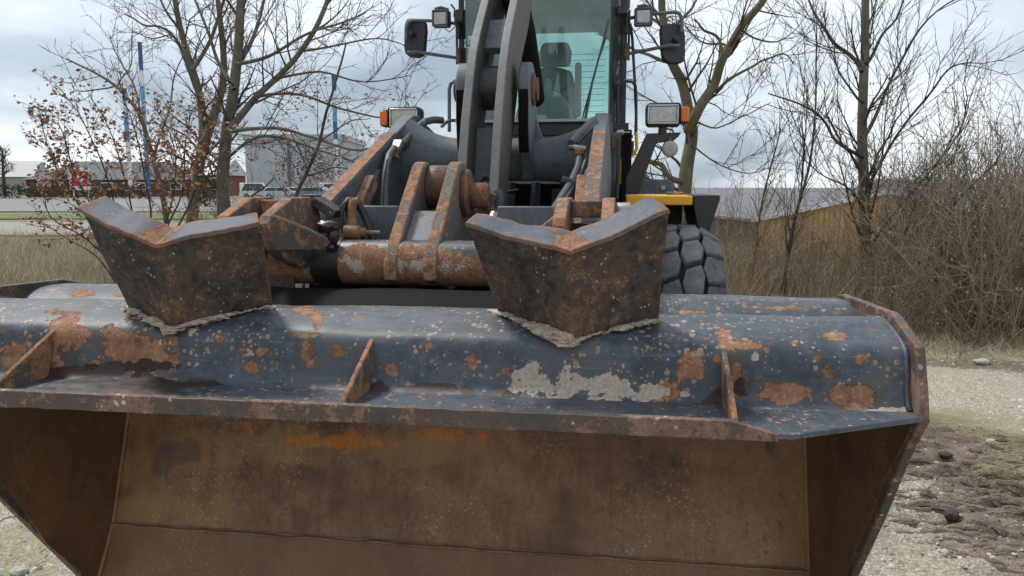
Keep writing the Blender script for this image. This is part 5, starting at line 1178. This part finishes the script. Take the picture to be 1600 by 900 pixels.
# ================================================================== FAR BUILDINGS, MASTS, SIGN, CARS
def far(px, py, d):                      # point at depth d along the view, seen at that photo pixel
    r = _fw + _rt * ((px - 800) / FOC) - _up * ((py - 450) / FOC); return CAM_LOC + r * (d / r.dot(CAMH))
roofdark = plain('dark slate roof', (.055, .058, .065), .7, .2, .6); brick = plain('dark brown brick wall', (.10, .055, .042), .85, .3, 3); white = plain('white painted wood', (.7, .7, .68), .6, .05, 3)
greyw = plain('grey hall cladding', (.44, .46, .48), .6, .06, .5); paleroof = plain('pale grey roof sheets', (.38, .38, .37), .6, .1, .5); winglass = plain('dark window glass', (.03, .04, .05), .1, .1, 2)
ochre = plain('ochre wooden cladding', (.52, .33, .13), .8, .25, 5); slate = plain('grey fibre cement roof', (.15, .15, .165), .8, .2, 3)
def gable_house(name, label, p0, p1, depth, zg, ze, zr, mw, mr, wins=(), hip=False, over=.4):
    """long side from p0 to p1 faces the yard"""
    p0, p1 = Vector((p0.x, p0.y, 0)), Vector((p1.x, p1.y, 0)); u = (p1 - p0).normalized(); n = Vector((-u.y, u.x, 0)); L = (p1 - p0).length
    o = empty(name, (*(p0 + (p1 - p0) * .5 + n * depth / 2).xy, zg), label, 'building'); Z = Vector((0, 0, 1))
    MB().prism([p0 + Z * zg, p1 + Z * zg, p1 + Z * ze, p0 + Z * ze], n * depth).build('wall', mw, o)
    a, b, c, d = p0 - u * over - n * over + Z * (ze + .01), p1 + u * over - n * over + Z * (ze + .01), p1 + u * over + n * (depth + over) + Z * (ze + .01), p0 - u * over + n * (depth + over) + Z * (ze + .01)
    i = depth * .5 if hip else 0; r0, r1 = p0 - u * (over - i) + n * depth / 2 + Z * zr, p1 + u * (over - i) + n * depth / 2 + Z * zr
    MB().add([a, b, c, d, r0, r1], [(0, 1, 5, 4), (2, 3, 4, 5), (3, 0, 4), (1, 2, 5), (3, 2, 1, 0)]).build('roof', mr, o)
    for (t, w, zb, zt) in wins:
        q = p0 + u * (L * t); MB().prism([q + u * (-w / 2) + Z * zb, q + u * (w / 2) + Z * zb, q + u * (w / 2) + Z * zt, q + u * (-w / 2) + Z * zt], -n * .10).build('window_frame', white, o)
        MB().prism([q + u * (-w / 2 + .12) + Z * (zb + .12) - n * .09, q + u * (w / 2 - .12) + Z * (zb + .12) - n * .09, q + u * (w / 2 - .12) + Z * (zt - .12) - n * .09, q + u * (-w / 2 + .12) + Z * (zt - .12) - n * .09], -n * .03).build('window_pane', winglass, o)
    return o, p0, u, n, L
gable_house('low_house', 'low dark roofed brick house behind the red sign', far(42, 305, 110), far(330, 305, 118), 13, -.3, 2.4, 5.2, brick, roofdark, ((.09, 1.7, .9, 2.0), (.19, .9, .9, 2.0), (.42, 1.6, .9, 2.0), (.6, 1.6, .9, 2.0), (.8, 1.6, .9, 2.0)), hip=True)
gable_house('grey_shed', 'pale grey roofed shed at the far left edge behind the low house', far(-60, 305, 128), far(50, 305, 132), 22, -.3, 3.0, 6.0, plain('pale shed wall', (.35, .34, .31), .8, .1, 1), paleroof, ())
gable_house('white_roof_hall', 'white roofed hall with red brick wall between the two left tree trunks', far(306, 305, 124), far(345, 305, 124), 12, -.3, 3.2, 6.0, plain('red brick wall', (.22, .08, .06), .85, .2, 3), plain('white roof', (.62, .63, .63), .6, .05, 1), ((.4, 1.6, .9, 2.2), (.75, 1.6, .9, 2.2)))
# big grey hall with blue banners
p0, p1 = far(386, 305, 150), far(534, 305, 150); u = (p1 - p0); u.z = 0; u.normalize(); n = Vector((-u.y, u.x, 0)); Z = Vector((0, 0, 1)); p0 = Vector((p0.x, p0.y, -.3)); p1 = Vector((p1.x, p1.y, -.3))
hall = empty('grey_hall', (*(p0 + (p1 - p0) * .5 + n * 10).xy, -.3), 'big flat roofed grey hall with blue striped banners behind the parked cars', 'building')
MB().prism([p0, p1, p1 + Z * 10.6, p0 + Z * 10.6], n * 25).build('wall', greyw, hall)
MB().prism([p0 - u * .3 - n * .3 + Z * 10.6, p1 + u * .3 - n * .3 + Z * 10.6, p1 + u * .3 - n * .3 + Z * 11.6, p0 - u * .3 - n * .3 + Z * 11.6], n * 25).build('roof_edge', plain('pale roof edge', (.42, .45, .47), .6, .05, .5), hall)
MB().prism([p0 - n * .05 + u * 8.2 + Z * .1, p0 - n * .05 + u * 8.7 + Z * .1, p0 - n * .05 + u * 8.7 + Z * 10.2, p0 - n * .05 + u * 8.2 + Z * 10.2], -n * .2).build('downpipe', plain('dark cladding joint', (.16, .17, .18), .6), hall)
blue = plain('blue banner', (.05, .13, .48), .6, .1, 2)
for q in (9.6, 13.9, 17.6):
    MB().prism([p0 + u * q + Z * 3.0 - n * .1, p0 + u * (q + .9) + Z * 3.0 - n * .1, p0 + u * (q + .9) + Z * 6.6 - n * .1, p0 + u * q + Z * 6.6 - n * .1], -n * .12).build('banner', white, hall)
    for k in range(6):
        MB().prism([p0 + u * (q + .15) + Z * (3.2 + .56 * k) - n * .23, p0 + u * (q + .75) + Z * (3.3 + .56 * k) - n * .23, p0 + u * (q + .75) + Z * (3.6 + .56 * k) - n * .23, p0 + u * (q + .15) + Z * (3.45 + .56 * k) - n * .23], -n * .02).build('banner_stripe', blue, hall)
# blue masts, banded dark blue, white, light blue
mblue, mlight, mdark = plain('mast blue', (.035, .11, .25), .5, .1, 1), plain('mast light blue', (.13, .33, .58), .5, .1, 1), plain('mast white', (.72, .75, .77), .5, .05, 1)
for lab, px, ya, d, w, bands in (('tallest blue banded mast rising behind the thin leaning tree', 233, 66, 100, .52, ((66, 110, mblue), (110, 135, mdark), (135, 250, mlight), (250, 306, mblue))), ('shorter light blue mast left of the tallest mast', 205, 138, 102, .58, ((138, 158, mblue), (158, 176, mdark), (176, 222, mlight), (222, 306, mdark))),
                                 ('blue banded mast right of the big grey hall', 527, 118, 104, .58, ((118, 142, mblue), (142, 168, mdark), (168, 190, mlight), (190, 218, mblue), (218, 306, mdark)))):
    b = far(px, 306, d); o = empty('mast', (b.x, b.y, -.3), lab, 'mast', 'blue masts behind the road')
    for y0, y1, m_ in bands:
        a0, a1 = far(px, y0, d), far(px, y1, d); zb = min(a1.z, a0.z) if y1 < 306 else -.3
        MB().tube([(b.x, b.y, zb), (b.x, b.y, a0.z)], w / 2, 10).build('mast_band', m_, o, 60)
# white sign board with a red square emblem
c = far(125, 279, 88); sg = empty('sign', (c.x, c.y, -.1), 'white sign board with a white leaf emblem on a red square', 'sign'); u = CAMR; n = -CAMH
def board(poly, z0, mat, nm, d0, th):
    MB().prism([Vector((c.x, c.y, c.z)) + u * a * 1.15 + Z * b * 1.15 + n * d0 for a, b in poly], n * th).build(nm, mat, sg)
board([(-1.05, -1.12), (1.05, -1.12), (1.05, 1.05), (-1.05, 1.05)], 0, white, 'board', 0, .10)
board([(-.78, -.74), (.78, -.78), (.78, .70), (-.78, .76)], 0, plain('red print', (.62, .02, .045), .5, .05, 2), 'red_square', .103, .01)
for poly in ([(-.60, .50), (-.10, -.05), (.02, .08), (-.12, .42), (-.2, .2)], [(.62, .52), (.10, -.02), (.0, .08), (.18, .45), (.3, .25)], [(-.5, .0), (-.05, -.42), (.05, -.30), (-.2, -.02)], [(.5, .0), (.02, -.45), (-.05, -.32), (.2, -.02)], [(-.06, -.4), (.06, -.4), (.22, -.62), (.10, -.64)]):
    board(poly, 0, white, 'emblem', .114, .008)
for a in (-.85, .85):
    MB().tube([Vector((c.x, c.y, -.15)) + u * a - n * .05, Vector((c.x, c.y, c.z - 1.0)) + u * a - n * .05], .06, 8).build('post', white, sg, 60)
# clipped dark hedges across the road
rng = random.Random(4)
def hedge(a, b, d, h, lab, col):
    m_ = plain('hedge leaves ' + lab[:8], col, .9, .5, 1.5); p, q = far(a, 306, d), far(b, 306, d); mb = MB(); L = (q - p).length
    for k in range(int(L * 60)):
        w = p.lerp(q, rng.random()) + CAMH * rng.uniform(-.6, .6); w.z = GROUND + h * rng.random() ** .7; leaf_cluster(mb, w, CAMR, rng, .45)
    o = mb.build('hedge', m_, smooth=0); tag(o, lab, 'hedge')
hedge(-30, 52, 99, 1.7, 'dark evergreen hedge in front of the shed at the far left', (.04, .055, .03)); hedge(52, 235, 101, 1.5, 'brown leafless hedge below the windows of the low house', (.10, .07, .045)); hedge(310, 350, 60, 1.0, 'small dark green hedge between the two left trunks', (.05, .075, .03))
# distant bare tree at the far left
rb = far(8, 306, 118); root = empty('bare_tree', (rb.x, rb.y, -.2), 'distant rounded bare tree above the shed at the left edge', 'tree', 'bare winter trees round the yard'); mb = MB(); rng = random.Random(2)
pts = [Vector((rb.x, rb.y, -.3)), Vector((rb.x, rb.y, 3)), Vector((rb.x + .2, rb.y, 6.5))]; MB().tube(pts, [.3, .22, .12], 8).build('trunk', M['bark_dark'], root, 180)
sprout(mb, pts, .15, .1, rng, 0, [(3, 1.5, 3.5, 50, .45, .1, .05), (2.5, .8, 1.8, 45, .1, .1, .035), (3, .4, 1, 40, .1, .05, .03)]); mb.build('crown', M['twig'], root, 180)
# parked cars
def car(label, px, d, col, van=False, flip=1):
    b = far(px, 310, d); rt_ = math.atan2(CAMR.y, CAMR.x) + R(12) * flip; root = empty('parked_car', (b.x, b.y, GROUND + .03), label, 'car', 'cars parked before the grey hall'); root.rotation_euler = (0, 0, rt_)
    cp = plain('car paint ' + label[:14], col, .25, .03, 1)
    def B(mb, nm, m_, **k):
        me = mb.build(nm, m_, None, **k); me.parent = root; return me
    H = 1.95 if van else 1.46
    body = [(-2.2, .28), (2.2, .28), (2.24, .6), (2.1, .86), (1.2, .95), (.5, H), (-1.6 if not van else -2.15, H - .02), (-2.15, .95), (-2.24, .55)]
    B(MB().prism([(x, -.86, z) for x, z in body], (0, 1.72, 0)), 'body', cp, bevel=.06)
    gl = [(1.05, .98), (.46, H - .1), (-1.5, H - .1), (-1.95, .98)]
    B(MB().prism([(x, -.866, z) for x, z in gl], (0, 1.732, 0)), 'window', winglass)
    for x in (-.55, .4): B(MB().box((x, 0, 1.2), (.07, 1.745, .5)), 'pillar', cp)
    for x in (-1.4, 1.35):
        for y in (-.8, .8):
            w = B(MB().lathe([(.18, -.1), (.31, -.1), (.33, 0), (.31, .1), (.18, .1), (0, .06)], (x, y, .32), (0, 1 if y > 0 else -1, 0), 18), 'tyre', M['rubber_dark'], smooth=40)
            B(MB().lathe([(0, .07), (.19, .09), (.19, .105), (0, .115)], (x, y, .32), (0, 1 if y > 0 else -1, 0), 14), 'hubcap', M['zinc'], smooth=40)
    for y in (-.62, .62): B(MB().box((2.19, y, .70), (.10, .30, .13)), 'headlight', M['lens'], bevel=.02); B(MB().box((-2.2, y, .78), (.08, .26, .2)), 'tail_light', plain('tail light', (.4, .01, .01), .3), bevel=.02)
    return root
car('white van parked leftmost before the grey hall', 405, 96, (.75, .76, .77), True); car('silver car parked second from left before the grey hall', 440, 94, (.5, .52, .54)); car('white car parked in the middle of the row before the grey hall', 474, 97, (.78, .78, .78)); car('blue grey car parked behind the dark sapling', 500, 92, (.2, .26, .34), False, -1); car('white van parked at the right end of the row near the boom arm', 528, 96, (.78, .79, .8), True)
# ochre barn beyond the thicket
pk = far(1378, 301, 28); bk = far(1120, 297, 43); ax = Vector((bk.x - pk.x, bk.y - pk.y, 0)); BL = ax.length; ax.normalize(); sd_ = Vector((ax.y, -ax.x, 0)); zr = pk.z; ze = zr - .92; hw_ = 4.65
pk = Vector((pk.x, pk.y, 0)); barn = empty('barn', (*(pk + ax * BL / 2).xy, -2.7), 'low ochre wooden barn with a grey roof behind the thicket', 'building')
G5 = [pk + sd_ * hw_ + Z * -2.8, pk + sd_ * hw_ + Z * (ze - .05), pk + Z * (zr - .05), pk - sd_ * hw_ + Z * (ze - .05), pk - sd_ * hw_ + Z * -2.8]
MB().prism(G5, ax * BL, 0, 1).build('wall', [ochre, plain('weathered brown boards', (.15, .11, .075), .85, .3, 4)], barn)
for k in range(46):   # vertical boards proud of the gable
    x = -hw_ + 2 * hw_ * (k + .5) / 46; zt = zr - .12 - .92 * abs(x) / hw_
    MB().prism([pk + sd_ * (x - .05) + Z * -2.7, pk + sd_ * (x + .05) + Z * -2.7, pk + sd_ * (x + .05) + Z * zt, pk + sd_ * (x - .05) + Z * zt], -ax * .03).build('board', ochre, barn)
for s in (-1, 1):
    e = [pk - ax * .3 + Z * zr, pk - ax * .3 + sd_ * s * (hw_ + .4) + Z * (ze - .08), pk + ax * (BL + .3) + sd_ * s * (hw_ + .4) + Z * (ze - .08), pk + ax * (BL + .3) + Z * zr]
    MB().prism(e, Z * .09).build('roof', slate, barn)
    MB().prism([pk - ax * .34 + Z * (zr + .10), pk - ax * .34 + sd_ * s * (hw_ + .42) + Z * (ze + .02), pk - ax * .34 + sd_ * s * (hw_ + .42) + Z * (ze - .12), pk - ax * .34 + Z * (zr - .04)], ax * .05).build('verge_board', white, barn)
gable_house('grey_roof_house', 'house with a broad grey roof far behind the thicket at the right edge', far(1440, 330, 46), far(1700, 330, 46), 12, -2.8, .3, 2.0, plain('buff wall', (.28, .21, .13), .85, .2, 1), slate, ())
